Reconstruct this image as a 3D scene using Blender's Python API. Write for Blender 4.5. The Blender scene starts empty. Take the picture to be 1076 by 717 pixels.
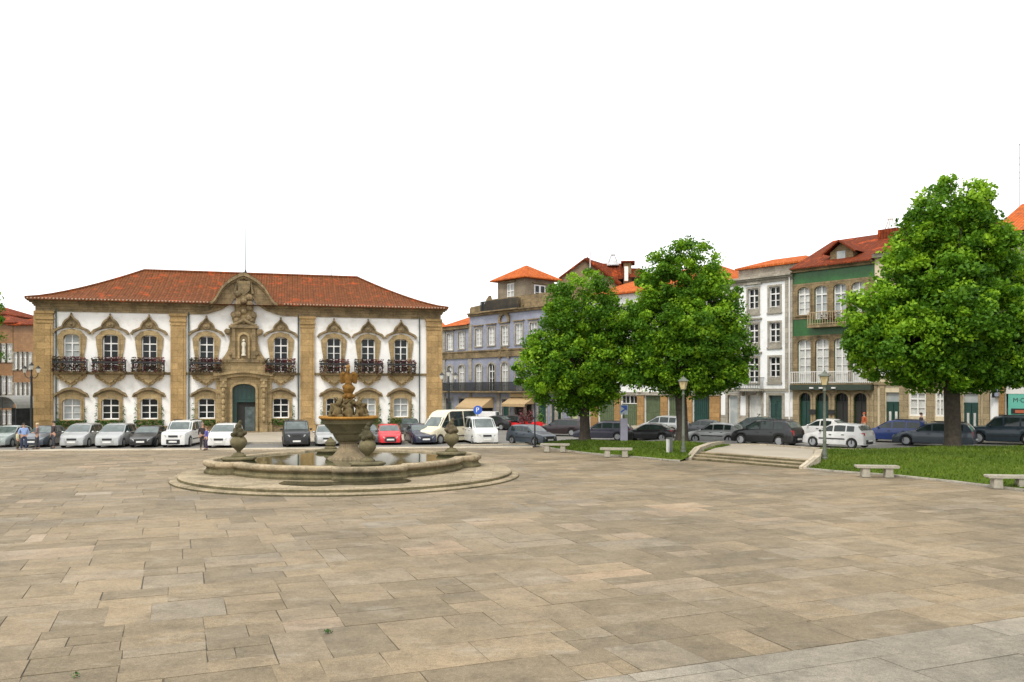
import bpy, math, random
import numpy as np
from mathutils import Vector, Matrix
R = math.radians
rnd = random.Random(7)
scene = bpy.context.scene
col = scene.collection
F, HX, HY, CH = 880.0, 538.0, 410.0, 3.7      # lens, horizon and eye height measured from the photograph

def W(px, py, z=0.0):
    """ground point of height z seen at a place of the photograph"""
    Y = (CH - z) * F / (py - HY)
    return ((px - HX) / F * Y, Y)
def sst(a, b, x):
    t = min(1, max(0, (x - a) / (b - a))); return t * t * (3 - 2 * t)
def gz(X, Y):   # plaza level, falling a little to the far side
    return -0.2 * sst(42, 56, Y)
def zst(X, Y=0):  # level of the street beyond the lawns, rising to the right
    return -0.2 + 0.52 * sst(7, 15.5, X)

# ------------------------------------------------------------------ mesh helper
class MB:
    def __init__(s): s.v = []; s.f = []
    def add(s, vs, fs):
        o = len(s.v); s.v += [tuple(p) for p in vs]; s.f += [tuple(i + o for i in f) for f in fs]; return s
    def box(s, x0, x1, y0, y1, z0, z1):
        return s.add([(x0,y0,z0),(x1,y0,z0),(x1,y1,z0),(x0,y1,z0),(x0,y0,z1),(x1,y0,z1),(x1,y1,z1),(x0,y1,z1)],
              [(0,3,2,1),(4,5,6,7),(0,1,5,4),(1,2,6,5),(2,3,7,6),(3,0,4,7)])
    def prism(s, pts, y0, y1):            # xz outline pushed along y
        n = len(pts); a = sum(pts[i][0]*pts[(i+1)%n][1]-pts[(i+1)%n][0]*pts[i][1] for i in range(n))
        if a < 0: pts = pts[::-1]
        vs = [(x,y0,z) for x,z in pts] + [(x,y1,z) for x,z in pts]
        return s.add(vs, [tuple(range(n)), tuple(range(2*n-1, n-1, -1))] + [(i, i+n, (i+1)%n+n, (i+1)%n) for i in range(n)])
    def prismz(s, pts, z0, z1):           # xy outline pushed along z
        n = len(pts); a = sum(pts[i][0]*pts[(i+1)%n][1]-pts[(i+1)%n][0]*pts[i][1] for i in range(n))
        if a < 0: pts = pts[::-1]
        vs = [(x,y,z0) for x,y in pts] + [(x,y,z1) for x,y in pts]
        return s.add(vs, [tuple(range(n-1,-1,-1)), tuple(range(n, 2*n))] + [(i, (i+1)%n, (i+1)%n+n, i+n) for i in range(n)])
    def strip(s, A, B, y0, y1):           # solid band between two open xz polylines
        n = len(A)
        vs = [(x,y0,z) for x,z in A]+[(x,y0,z) for x,z in B]+[(x,y1,z) for x,z in A]+[(x,y1,z) for x,z in B]
        fs = []
        for i in range(n-1):
            fs += [(i,i+1,n+i+1,n+i), (2*n+i,3*n+i,3*n+i+1,2*n+i+1), (i,2*n+i,2*n+i+1,i+1), (n+i,n+i+1,3*n+i+1,3*n+i)]
        fs += [(0,n,3*n,2*n),(n-1,3*n-1,4*n-1,2*n-1)]
        return s.add(vs, fs)
    def tube(s, p, q, r, r2=None, n=8):
        p, q = Vector(p), Vector(q); r2 = r if r2 is None else r2
        d = (q-p).normalized(); u = d.orthogonal().normalized(); w = d.cross(u)
        vs = [p+(u*math.cos(2*math.pi*i/n)+w*math.sin(2*math.pi*i/n))*r for i in range(n)]
        vs += [q+(u*math.cos(2*math.pi*i/n)+w*math.sin(2*math.pi*i/n))*r2 for i in range(n)]
        return s.add(vs, [(i,(i+1)%n,(i+1)%n+n,i+n) for i in range(n)]+[tuple(range(n-1,-1,-1)), tuple(range(n,2*n))])
    def path(s, pts, r, n=6):
        for a, b in zip(pts, pts[1:]): s.tube(a, b, r, n=n)
        return s
    def lathe(s, prof, c=(0,0,0), n=20, axis='z', sx=1, sy=1):
        vs = []
        for r, z in prof:
            for i in range(n):
                a = 2*math.pi*i/n
                if axis == 'z': vs.append((c[0]+r*math.cos(a)*sx, c[1]+r*math.sin(a)*sy, c[2]+z))
                else: vs.append((c[0]+r*math.cos(a), c[1]+z, c[2]+r*math.sin(a)))
        m = len(prof); fs = []
        for k in range(m-1):
            for i in range(n):
                q = (k*n+i, k*n+(i+1)%n, (k+1)*n+(i+1)%n, (k+1)*n+i)
                fs.append(q if axis == 'z' else q[::-1])
        fs += [tuple(range(n-1,-1,-1)), tuple(range((m-1)*n, m*n))] if axis == 'z' else [tuple(range(n)), tuple(range(m*n-1, (m-1)*n-1, -1))]
        return s.add(vs, fs)
    def ball(s, c, r, n=10, rx=1, ry=1, rz=1, M=None):
        prof = [(math.sin(math.pi*k/n), -math.cos(math.pi*k/n)) for k in range(n+1)]
        vs = []; m = n+2
        for a, z in prof:
            for i in range(m):
                t = 2*math.pi*i/m; v = Vector((max(a,1e-3)*math.cos(t)*rx, max(a,1e-3)*math.sin(t)*ry, z*rz))*r
                if M: v = M @ v
                vs.append((c[0]+v.x, c[1]+v.y, c[2]+v.z))
        fs = [(k*m+i, k*m+(i+1)%m, (k+1)*m+(i+1)%m, (k+1)*m+i) for k in range(n) for i in range(m)]
        return s.add(vs, fs)
    def grid(s, fn, nu, nv):
        vs = [fn(i/nu, j/nv) for j in range(nv+1) for i in range(nu+1)]
        return s.add(vs, [(j*(nu+1)+i, j*(nu+1)+i+1, (j+1)*(nu+1)+i+1, (j+1)*(nu+1)+i) for j in range(nv) for i in range(nu)])
    def wall(s, x0, x1, z0, z1, holes, y=0, dep=.28):
        xs = sorted({x0, x1, *[max(x0,h[0]) for h in holes], *[min(x1,h[1]) for h in holes]})
        zs = sorted({z0, z1, *[max(z0,h[2]) for h in holes], *[min(z1,h[3]) for h in holes]})
        for a, b in zip(xs, xs[1:]):
            for c, d in zip(zs, zs[1:]):
                mx, mz = (a+b)/2, (c+d)/2
                if any(h[0] < mx < h[1] and h[2] < mz < h[3] for h in holes): continue
                s.add([(a,y,c),(b,y,c),(b,y,d),(a,y,d)], [(0,1,2,3)])
        for a, b, c, d in holes:
            s.add([(a,y,c),(b,y,c),(b,y,d),(a,y,d),(a,y+dep,c),(b,y+dep,c),(b,y+dep,d),(a,y+dep,d)],
                  [(0,4,5,1),(1,5,6,2),(2,6,7,3),(3,7,4,0)])
        return s
    def build(s, name, mat, parent=None, smooth=0, loc=None, rz=0):
        me = bpy.data.meshes.new(name)
        me.from_pydata(s.v, [], s.f); me.update()
        if mat: me.materials.append(mat)
        nl = len(me.loops)
        if nl:
            nv = len(me.vertices); co = np.empty(nv*3); me.vertices.foreach_get('co', co); co = co.reshape(-1,3)
            li = np.empty(nl, dtype=np.int32); me.loops.foreach_get('vertex_index', li)
            npoly = len(me.polygons); nn = np.empty(npoly*3); me.polygons.foreach_get('normal', nn); nn = nn.reshape(-1,3)
            lt = np.empty(npoly, dtype=np.int32); me.polygons.foreach_get('loop_total', lt)
            N = np.repeat(nn, lt, axis=0); P = co[li]
            U = np.stack([-N[:,1], N[:,0], np.zeros(nl)], 1); L = np.linalg.norm(U, axis=1)
            flat = L < .2; U[flat] = (1,0,0); L[flat] = 1; U /= L[:,None]
            V = np.cross(N, U)
            uv = np.stack([(P*U).sum(1), (P*V).sum(1)], 1)
            lay = me.uv_layers.new(name='UVMap'); lay.data.foreach_set('uv', uv.ravel().astype(np.float32))
        if smooth:
            me.shade_smooth(); me.set_sharp_from_angle(angle=R(smooth))
        o = bpy.data.objects.new(name, me); col.objects.link(o)
        if parent: o.parent = parent
        if loc: o.location = loc
        if rz: o.rotation_euler.z = rz
        return o

def tag(o, label=None, cat=None, group=None, kind=None):
    if label: o['label'] = label
    if cat: o['category'] = cat
    if group: o['group'] = group
    if kind: o['kind'] = kind
    return o
def empty(name, loc, rz=0, label=None, cat=None, group=None):
    o = bpy.data.objects.new(name, None); col.objects.link(o)
    o.location = loc; o.rotation_euler.z = rz; o.empty_display_size = .3
    return tag(o, label, cat, group)
def copy_tree(o, parent=None):
    c = o.copy(); col.objects.link(c)
    if parent: c.parent = parent
    for ch in list(o.children): copy_tree(ch, c)
    return c

# ------------------------------------------------------------------ materials
MATS = {}
def nt(name):
    m = bpy.data.materials.new(name); m.use_nodes = True
    t = m.node_tree; b = t.nodes['Principled BSDF']; return m, t, b
def rgb(c): return (c[0], c[1], c[2], 1)
def mix(t, fac, a, b, mode='MIX'):
    n = t.nodes.new('ShaderNodeMix'); n.data_type = 'RGBA'; n.blend_type = mode
    for sock, v in ((n.inputs[0], fac), (n.inputs[6], a), (n.inputs[7], b)):
        if hasattr(v, 'is_linked') or hasattr(v, 'links'): t.links.new(v, sock)
        elif isinstance(v, (int, float)): sock.default_value = v
        else: sock.default_value = rgb(v)
    return n.outputs[2]
def ramp(t, fac, stops):
    n = t.nodes.new('ShaderNodeValToRGB'); e = n.color_ramp.elements
    while len(e) < len(stops): e.new(.5)
    for k, (p, c) in enumerate(stops):
        e[k].position = p; e[k].color = rgb(c) if not isinstance(c, (int, float)) else (c,c,c,1)
    t.links.new(fac, n.inputs[0]); return n.outputs[0]
def noise(t, scale, detail=5, rough=.6, vec=None, dim=None):
    n = t.nodes.new('ShaderNodeTexNoise'); n.inputs['Scale'].default_value = scale
    n.inputs['Detail'].default_value = detail; n.inputs['Roughness'].default_value = rough
    if vec: t.links.new(vec, n.inputs['Vector'])
    return n.outputs['Fac']
def coord(t, kind='Object', scale=None):
    n = t.nodes.new('ShaderNodeTexCoord'); o = n.outputs[kind]
    if scale:
        m = t.nodes.new('ShaderNodeMapping'); m.inputs['Scale'].default_value = scale; t.links.new(o, m.inputs[0]); o = m.outputs[0]
    return o
def bump(t, b, h, strength=.4, dist=.02):
    n = t.nodes.new('ShaderNodeBump'); n.inputs['Strength'].default_value = strength; n.inputs['Distance'].default_value = dist
    t.links.new(h, n.inputs['Height']); t.links.new(n.outputs[0], b.inputs['Normal'])
def flat(name, c, rough=.6, metal=0, var=.12, scale=3, spec=.5, coat=0, dirt=None):
    if name in MATS: return MATS[name]
    m, t, b = nt(name)
    v = coord(t); f = noise(t, scale, vec=v)
    lo = tuple(x*(1-var) for x in c); hi = tuple(min(1, x*(1+var)) for x in c)
    cc = ramp(t, f, [(.3, lo), (.7, hi)])
    if dirt:
        f2 = noise(t, dirt[1], 6, .7, vec=v); g = ramp(t, f2, [(.5, 0.), (.72, 1.)])
        cc = mix(t, g, cc, dirt[0])
    t.links.new(cc, b.inputs['Base Color'])
    b.inputs['Roughness'].default_value = rough; b.inputs['Metallic'].default_value = metal
    b.inputs['Specular IOR Level'].default_value = spec; b.inputs['Coat Weight'].default_value = coat
    b.inputs['Coat Roughness'].default_value = .05
    MATS[name] = m; return m
def stone(name, c, stain=(.08,.075,.05), block=(1.1,.42), amt=.75, bs=.0):
    """granite blocks with moss and soot"""
    if name in MATS: return MATS[name]
    m, t, b = nt(name)
    uv = coord(t, 'UV'); ob = coord(t)
    br = t.nodes.new('ShaderNodeTexBrick'); t.links.new(uv, br.inputs['Vector'])
    br.inputs['Scale'].default_value = 1; br.inputs['Brick Width'].default_value = block[0]; br.inputs['Row Height'].default_value = block[1]
    br.inputs['Mortar Size'].default_value = .012; br.inputs['Color1'].default_value = rgb(tuple(x*.82 for x in c))
    br.inputs['Color2'].default_value = rgb(tuple(min(1,x*1.18) for x in c)); br.inputs['Mortar'].default_value = rgb(tuple(x*.5 for x in c))
    f1 = noise(t, 1.1, 6, .7, vec=ob); g1 = ramp(t, f1, [(.42, 0.), (.72, amt)])
    c1 = mix(t, g1, br.outputs['Color'], stain)
    f2 = noise(t, 9, 5, .7, vec=ob); g2 = ramp(t, f2, [(.3, .72), (.7, 1.2)])
    c2 = mix(t, 1.0, c1, g2, 'MULTIPLY')
    t.links.new(c2, b.inputs['Base Color']); b.inputs['Roughness'].default_value = .9; b.inputs['Specular IOR Level'].default_value = .12
    bump(t, b, f2, .5, .03)
    MATS[name] = m; return m
def tiles(name, c1, c2, c3, rowh=.38, colw=.24):
    """clay roof tiles: rows up the slope, rolls across"""
    if name in MATS: return MATS[name]
    m, t, b = nt(name)
    uv = coord(t, 'UV'); ob = coord(t)
    br = t.nodes.new('ShaderNodeTexBrick'); t.links.new(uv, br.inputs['Vector'])
    br.inputs['Scale'].default_value = 1; br.inputs['Brick Width'].default_value = colw; br.inputs['Row Height'].default_value = rowh
    br.offset = 0; br.inputs['Mortar Size'].default_value = .02; br.inputs['Mortar Smooth'].default_value = .6
    br.inputs['Color1'].default_value = rgb(c1); br.inputs['Color2'].default_value = rgb(c2)
    br.inputs['Mortar'].default_value = rgb(tuple(x*.35 for x in c1))
    f1 = noise(t, .8, 6, .75, vec=ob); g = ramp(t, f1, [(.55, 0.), (.63, 1.)])
    cc = mix(t, g, br.outputs['Color'], c3)
    f2 = noise(t, 6, 4, .8, vec=ob); g2 = ramp(t, f2, [(.3, .6), (.7, 1.25)])
    cc = mix(t, 1.0, cc, g2, 'MULTIPLY')
    t.links.new(cc, b.inputs['Base Color']); b.inputs['Roughness'].default_value = .85; b.inputs['Specular IOR Level'].default_value = .06
    w = t.nodes.new('ShaderNodeTexWave'); t.links.new(uv, w.inputs['Vector']); w.bands_direction = 'X'
    w.inputs['Scale'].default_value = 1/colw/2/math.pi*math.pi*.32
    bump(t, b, w.outputs['Fac'], .8, .08)
    MATS[name] = m; return m
def azulejo(name, c1, c2, joint, size=.14, dirt=None):
    if name in MATS: return MATS[name]
    m, t, b = nt(name)
    uv = coord(t, 'UV'); ob = coord(t)
    br = t.nodes.new('ShaderNodeTexBrick'); t.links.new(uv, br.inputs['Vector']); br.offset = 0
    br.inputs['Scale'].default_value = 1; br.inputs['Brick Width'].default_value = size; br.inputs['Row Height'].default_value = size
    br.inputs['Mortar Size'].default_value = .006; br.inputs['Color1'].default_value = rgb(c1); br.inputs['Color2'].default_value = rgb(c2)
    br.inputs['Mortar'].default_value = rgb(joint)
    f = noise(t, .7, 6, .7, vec=ob); g = ramp(t, f, [(.35, .75), (.7, 1.15)])
    cc = mix(t, 1.0, br.outputs['Color'], g, 'MULTIPLY')
    if dirt:
        f2 = noise(t, 1.6, 6, .75, vec=ob); cc = mix(t, ramp(t, f2, [(.5, 0.), (.75, .8)]), cc, dirt)
    t.links.new(cc, b.inputs['Base Color']); b.inputs['Roughness'].default_value = .35
    MATS[name] = m; return m
def leafmat(name, stops, trans=.35, rough=.55):
    if name in MATS: return MATS[name]
    m, t, b = nt(name)
    at = t.nodes.new('ShaderNodeAttribute'); at.attribute_name = 'tone'
    cc = ramp(t, at.outputs['Fac'], stops)
    t.links.new(cc, b.inputs['Base Color']); b.inputs['Roughness'].default_value = rough
    b.inputs['Specular IOR Level'].default_value = .25
    tr = t.nodes.new('ShaderNodeBsdfTranslucent'); t.links.new(cc, tr.inputs[0])
    ms = t.nodes.new('ShaderNodeMixShader'); ms.inputs[0].default_value = trans
    t.links.new(b.outputs[0], ms.inputs[1]); t.links.new(tr.outputs[0], ms.inputs[2])
    t.links.new(ms.outputs[0], t.nodes['Material Output'].inputs[0])
    MATS[name] = m; return m
def glass(name, c=(.02,.025,.03), rough=.06, spec=.6, streak=None):
    if name in MATS: return MATS[name]
    m, t, b = nt(name)
    f = noise(t, 1.3, 3, .6, vec=coord(t))
    hi = streak or tuple(x*2.2+.01 for x in c)
    t.links.new(ramp(t, f, [(.4, c), (.7, hi)]), b.inputs['Base Color'])
    b.inputs['Roughness'].default_value = rough; b.inputs['Specular IOR Level'].default_value = spec
    MATS[name] = m; return m

M_white = flat('white_plaster', (.80,.79,.76), .9, var=.04, scale=.6, dirt=((.62,.6,.54), .9))
M_white2 = flat('cool_plaster', (.78,.79,.78), .9, var=.05, scale=.5, dirt=((.58,.58,.54), .7))
M_cream = flat('cream_plaster', (.60,.52,.36), .9, var=.1, scale=.8, dirt=((.33,.28,.19), 1.1))
M_granite = stone('granite', (.37,.275,.145), (.13,.105,.06), amt=.65)
M_pil = stone('warm_granite', (.41,.275,.125), (.17,.125,.06), block=(1.3,.55), amt=.6)
M_granite_d = stone('weathered_granite', (.27,.20,.11), (.06,.055,.035), amt=.85)
M_granite_g = stone('grey_granite', (.36,.33,.27), (.16,.15,.12), amt=.6)
M_ochre = stone('ochre_granite', (.36,.215,.09), (.17,.12,.06), amt=.5)
M_fount = stone('fountain_granite', (.27,.21,.13), (.04,.042,.026), block=(1.6,.9), amt=.85)
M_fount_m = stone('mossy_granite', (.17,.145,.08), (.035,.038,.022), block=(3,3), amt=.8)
M_fig = stone('mottled_granite', (.30,.22,.10), (.06,.055,.03), block=(5,5), amt=.7)
M_statue = stone('lichen_granite', (.40,.20,.045), (.12,.075,.025), block=(5,5), amt=.7)
M_roof = tiles('old_clay_tiles', (.14,.052,.022), (.20,.075,.032), (.33,.07,.022))
M_roof_o = tiles('new_clay_tiles', (.46,.10,.025), (.58,.16,.04), (.26,.08,.035))
M_roof_m = tiles('worn_clay_tiles', (.21,.048,.018), (.14,.038,.02), (.40,.075,.02))
M_tan = stone('tan_granite', (.33,.26,.155), (.15,.125,.08), amt=.5)
M_blue = azulejo('blue_tiles', (.215,.235,.31), (.265,.285,.36), (.28,.29,.33), dirt=(.33,.31,.33))
M_green = azulejo('green_tiles', (.012,.095,.012), (.02,.125,.018), (.025,.07,.02), dirt=(.03,.1,.04))
M_brown = azulejo('brown_tiles', (.26,.135,.055), (.31,.165,.07), (.19,.1,.05), .2, dirt=(.15,.09,.05))
M_yellow = flat('ochre_plaster', (.62,.33,.06), .9, var=.12, scale=1)
M_frame = flat('white_paint', (.74,.73,.70), .5, var=.05)
M_pane = glass('dark_pane', (.008,.011,.011), .08, .25)
M_curtain = glass('curtained_pane', (.42,.43,.41), .3, .5, streak=(.62,.62,.58))
M_blind = glass('pale_blind', (.30,.33,.33), .3, .5, streak=(.45,.47,.45))
M_iron = flat('black_iron', (.025,.028,.028), .5, .3)
M_greendoor = flat('dark_green_paint', (.012,.05,.04), .35, var=.2)
M_shutter = flat('olive_shutter', (.085,.115,.055), .6, var=.2)
M_lead = flat('grey_lead', (.16,.17,.17), .5, .2)
M_pipe = flat('green_pipe', (.045,.075,.065), .5)
M_awning = flat('tan_canvas', (.44,.31,.16), .85, var=.08)
M_dark = flat('dark_interior', (.02,.02,.018), .8)
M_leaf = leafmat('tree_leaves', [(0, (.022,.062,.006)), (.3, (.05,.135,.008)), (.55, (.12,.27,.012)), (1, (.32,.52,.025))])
M_ivy = leafmat('ivy_leaves', [(0, (.02,.06,.01)), (1, (.08,.19,.03))], .2)
M_flower = leafmat('geranium_flowers', [(0, (.025,.045,.012)), (.45, (.06,.028,.022)), (.75, (.13,.03,.035)), (1, (.22,.05,.05))], .15)
M_bark = flat('bark', (.045,.036,.026), .95, var=.4, scale=6)

def leaf_mesh(name, centers, size, mat, parent=None, tones=None, seed=1, up=.35, aspect=.62):
    rs = np.random.RandomState(seed); c = np.asarray(centers, dtype=float); n = len(c)
    nrm = rs.normal(size=(n,3)); nrm[:,2] = np.abs(nrm[:,2])*(1+up); nrm /= np.linalg.norm(nrm, axis=1)[:,None]
    a = np.cross(nrm, rs.normal(size=(n,3))); a /= np.linalg.norm(a, axis=1)[:,None]; b = np.cross(nrm, a)
    sz = (size*(.6+.8*rs.rand(n)))[:,None]
    V = np.stack([c-a*sz*.5, c+b*sz*aspect*.5-nrm*sz*.08, c+a*sz*.5, c-b*sz*aspect*.5-nrm*sz*.08], 1).reshape(-1,3)
    me = bpy.data.meshes.new(name); me.vertices.add(4*n); me.vertices.foreach_set('co', V.ravel().astype(np.float32))
    me.loops.add(4*n); me.loops.foreach_set('vertex_index', np.arange(4*n, dtype=np.int32))
    me.polygons.add(n); me.polygons.foreach_set('loop_start', np.arange(0,4*n,4, dtype=np.int32)); me.polygons.foreach_set('loop_total', np.full(n,4,dtype=np.int32))
    me.update()
    at = me.attributes.new('tone', 'FLOAT', 'FACE')
    tn = rs.rand(n) if tones is None else np.asarray(tones)
    at.data.foreach_set('value', tn.astype(np.float32))
    me.materials.append(mat)
    o = bpy.data.objects.new(name, me); col.objects.link(o)
    if parent: o.parent = parent
    return o

# ------------------------------------------------------------------ facade frame
class Plane:
    """a facade: origin, heading of its foot, and where a place of the photograph falls on it"""
    def __init__(s, P, d):
        L = math.hypot(*d); s.P = P; s.d = (d[0]/L, d[1]/L); s.ang = math.atan2(d[1], d[0])
    def s_(s, px):
        r = (px-HX)/F; return (r*s.P[1]-s.P[0])/(s.d[0]-r*s.d[1])
    def Y(s, px): return s.P[1]+s.s_(px)*s.d[1]
    def z(s, px, py): return CH-(py-HY)/F*s.Y(px)
    def pt(s, a, back=0): return (s.P[0]+a*s.d[0]-back*s.d[1], s.P[1]+a*s.d[1]+back*s.d[0])

def arch_pts(xc, z0, w, h, rise, n=10):
    zs = z0+h-rise
    return [(xc-w/2, z0)] + [(xc-w/2*math.cos(math.pi*k/n), zs+rise*math.sin(math.pi*k/n)) for k in range(n+1)] + [(xc+w/2, z0)]

def window(parent, xc, z0, w, h, rise=0, pane=None, frame=None, rows=3, cols=2, surround=None, sw=.18, proud=.06, dep=.16,
           sill=True, name='window', fw=.07, transom=None, bar=.035, closed=True):
    """one window set in a wall opening: frame and bars, with pane, stone surround and sill as its pieces"""
    fr = MB(); frame = frame or M_frame; pane = pane or M_pane
    x0, x1, z1 = xc-w/2, xc+w/2, z0+h
    fr.box(x0,x0+fw,dep-.03,dep+.05,z0,z1); fr.box(x1-fw,x1,dep-.03,dep+.05,z0,z1)
    fr.box(x0+fw,x1-fw,dep-.03,dep+.05,z0,z0+fw); fr.box(x0+fw,x1-fw,dep-.03,dep+.05,z1-fw,z1)
    tz = z1-fw
    if transom:
        tz = z0+h*transom; fr.box(x0+fw,x1-fw,dep-.04,dep+.04,tz-.05,tz+.05)
        fr.box(xc-.04,xc+.04,dep-.038,dep+.038,tz+.05,z1-fw)
        tz -= .05
    for k in range(1, cols):
        xx = x0+w*k/cols; bw = .05 if k*2 == cols else bar/2
        fr.box(xx-bw,xx+bw,dep-.035,dep+.045,z0+fw,tz)
    for k in range(1, rows):
        zz = z0+(tz-z0)*k/rows; fr.box(x0+fw,x1-fw,dep-.02,dep+.035,zz-bar/2,zz+bar/2)
    o = fr.build(name, frame, parent)
    MB().box(x0+.01,x1-.01,dep+.06,dep+.08,z0+.01,z1-.01).build('pane', pane, o)
    if surround:
        A = arch_pts(xc, z0, w, h, rise if rise else .001); B = arch_pts(xc, z0, w+2*sw, h+sw, rise+(sw*.4 if rise else .001))
        MB().strip(A, B, -proud, dep-.05).build('surround', surround, o)
    if sill and surround:
        MB().box(x0-sw-.04,x1+sw+.04,-proud-.06,.1,z0-.14,z0-.003).build('sill', surround, o)
    return o

def railing(x0, x1, z0, h, yo, ret=True, step=.14, r=.014, yi=0, rail=.025):
    m = MB()
    m.box(x0,x1,-yo-rail,-yo+rail,z0+h-.05,z0+h); m.box(x0,x1,-yo-rail*.7,-yo+rail*.7,z0+.06,z0+.10)
    n = max(2, int((x1-x0)/step))
    for k in range(n+1):
        x = x0+(x1-x0)*k/n; m.box(x-r,x+r,-yo-r,-yo+r,z0,z0+h-.05)
    if ret:
        for x in (x0, x1):
            m.box(x-rail,x+rail,-yo+rail,-yi,z0+h-.05,z0+h-.001)
            q = max(1, int((yo-yi)/step))
            for k in range(1, q): yy = -yo+(yo-yi)*k/q; m.box(x-r,x+r,yy-r,yy+r,z0,z0+h-.05)
    return m

def hip_roof(x0, x1, y0, y1, z0, h, curve=1.0, inset=None, n=8, thick=.14):
    """hipped roof over a rectangle, eaves flaring when curve > 1"""
    m = MB(); hy = (y1-y0)/2; ins = inset or hy
    def ring(t):
        return [(x0+ins*t,y0+hy*t),(x1-ins*t,y0+hy*t),(x1-ins*t,y1-hy*t),(x0+ins*t,y1-hy*t)], z0+h*(t**curve)
    for k in range(n):
        a, za = ring(k/n); b, zb = ring((k+1)/n)
        for i in range(4):
            j = (i+1)%4
            if k == n-1 and i in (1,3):
                m.add([(*a[i],za),(*a[j],za),(*b[i],zb)], [(0,1,2)])
            else: m.add([(*a[i],za),(*a[j],za),(*b[j],zb),(*b[i],zb)], [(0,1,2,3)])
    a, _ = ring(0)
    for i in range(4):
        j = (i+1)%4; m.add([(*a[i],z0-thick),(*a[j],z0-thick),(*a[j],z0),(*a[i],z0)], [(0,1,2,3)])
    m.add([(*a[3],z0-thick),(*a[2],z0-thick),(*a[1],z0-thick),(*a[0],z0-thick)], [(0,1,2,3)])
    return m

def text_mesh(name, body, size, mat, parent, loc, rot, ext=.004):
    tx = bpy.data.curves.new(name,'FONT'); tx.body = body; tx.size = size; tx.extrude = ext; tx.align_x = 'LEFT'
    to = bpy.data.objects.new(name, tx); col.objects.link(to)
    me = bpy.data.meshes.new_from_object(to.evaluated_get(bpy.context.evaluated_depsgraph_get())); bpy.data.objects.remove(to)
    me.name = name; me.materials.clear(); me.materials.append(mat)
    o = bpy.data.objects.new(name, me); col.objects.link(o); o.parent = parent; o.location = loc; o.rotation_euler = rot; return o
# ================================================================== town hall
PH = Plane((-39.7, 70.0), (.968, .252))
LH = 34.0
HB = -0.02
hall = empty('town_hall', (PH.P[0], PH.P[1], 0), PH.ang, 'long white baroque town hall with granite pilasters, flower balconies and red hipped roof', 'town hall')
ZT = 10.35                                   # top of the white wall
def arc_low(x, c=0):                          # lower edge of the stone band, lifted over the portal
    d = abs(x)
    P = [(0,12.0),(.9,11.7),(1.0,11.35),(1.9,10.75),(2.9,10.42),(3.6,10.32)]
    for (a,za),(b,zb) in zip(P, P[1:]):
        if a <= d <= b: return za+(zb-za)*(d-a)/(b-a)
    return 10.32
SC = PH.s_(256.5)
pxw = [78.5,118.3,157.8, 217, 295, 351.6,388.6,423.8]
half = [(PH.s_(pxw[7-i])-PH.s_(pxw[i]))/2 for i in range(4)]
mid = SC
WX = sorted([mid-h for h in half]+[mid+h for h in half])
PIL = [(.0,1.25), (PH.s_(179.5),PH.s_(195.5))]; PIL += [(LH-1.25,LH), (2*mid-PIL[1][1], 2*mid-PIL[1][0])]
print('hall windows', [round(x,2) for x in WX], 'mid', round(mid,2), PIL)
holes = []
for x in WX:
    holes.append((x-.62, x+.62, 5.3, 8.42)); holes.append((x-.7, x+.7, 1.2, 2.98))
DW = .98
holes.append((mid-DW, mid+DW, -.5, 4.25))
m = MB().wall(0, LH, -.5, ZT+.02, holes, dep=.4)
# white field under the lifted band
xq = [mid-3.5+7*k/30 for k in range(31)]
for a, b in zip(xq, xq[1:]): m.add([(a,0,ZT+.02),(b,0,ZT+.02),(b,0,max(ZT+.03,arc_low(b-mid)+.15)),(a,0,max(ZT+.03,arc_low(a-mid)+.15))], [(0,1,2,3)])
m.box(0.002,LH-.002,.6,16,-.5,11.2)
m.build('wall', M_white, hall)
# plinth
pl = MB()
for a, b in ((0, mid-2.35), (mid+2.35, LH)): pl.box(a,b,-.16,.02,-.5,.52); pl.box(a,b,-.2,.02,.52,.6)
pl.build('plinth', M_granite_d, hall)
# string course
sc_ = MB()
xs = sorted([0]+[v for p in PIL for v in p]+[LH])
for a, b in ((PIL[0][1],PIL[1][0]),(PIL[1][1],mid-2.3),(mid+2.3,PIL[3][0]),(PIL[3][1],PIL[2][0])):
    MB().box(a,b,-.1,.02,5.02,5.24).build('string_course', M_granite_d, hall)
# pilasters
for a, b in PIL:
    p = MB(); p.box(a,b,-.22,.02,.9,9.3)
    p.box(a-.12,b+.12,-.34,.02,-.5,.55); p.box(a-.06,b+.06,-.28,.02,.55,.9)
    for k,(e,z0,z1) in enumerate(((.04,9.3,9.42),(-.0,9.42,9.62),(.08,9.62,9.76),(.02,9.76,10.12),(.12,10.12,10.32))):
        p.box(a-e,b+e,-.24-e,.02,z0,z1)
    p.box(a+.2,b-.2,-.27,-.2,1.2,9.1)
    p.build('pilaster', M_pil, hall)
# left and right side stone corners
for x0, x1 in ((-.22,0.0),(LH,LH+.22)): MB().box(x0,x1,-.22,1.1,-.5,10.32).build('corner_stone', M_pil, hall)
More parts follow.
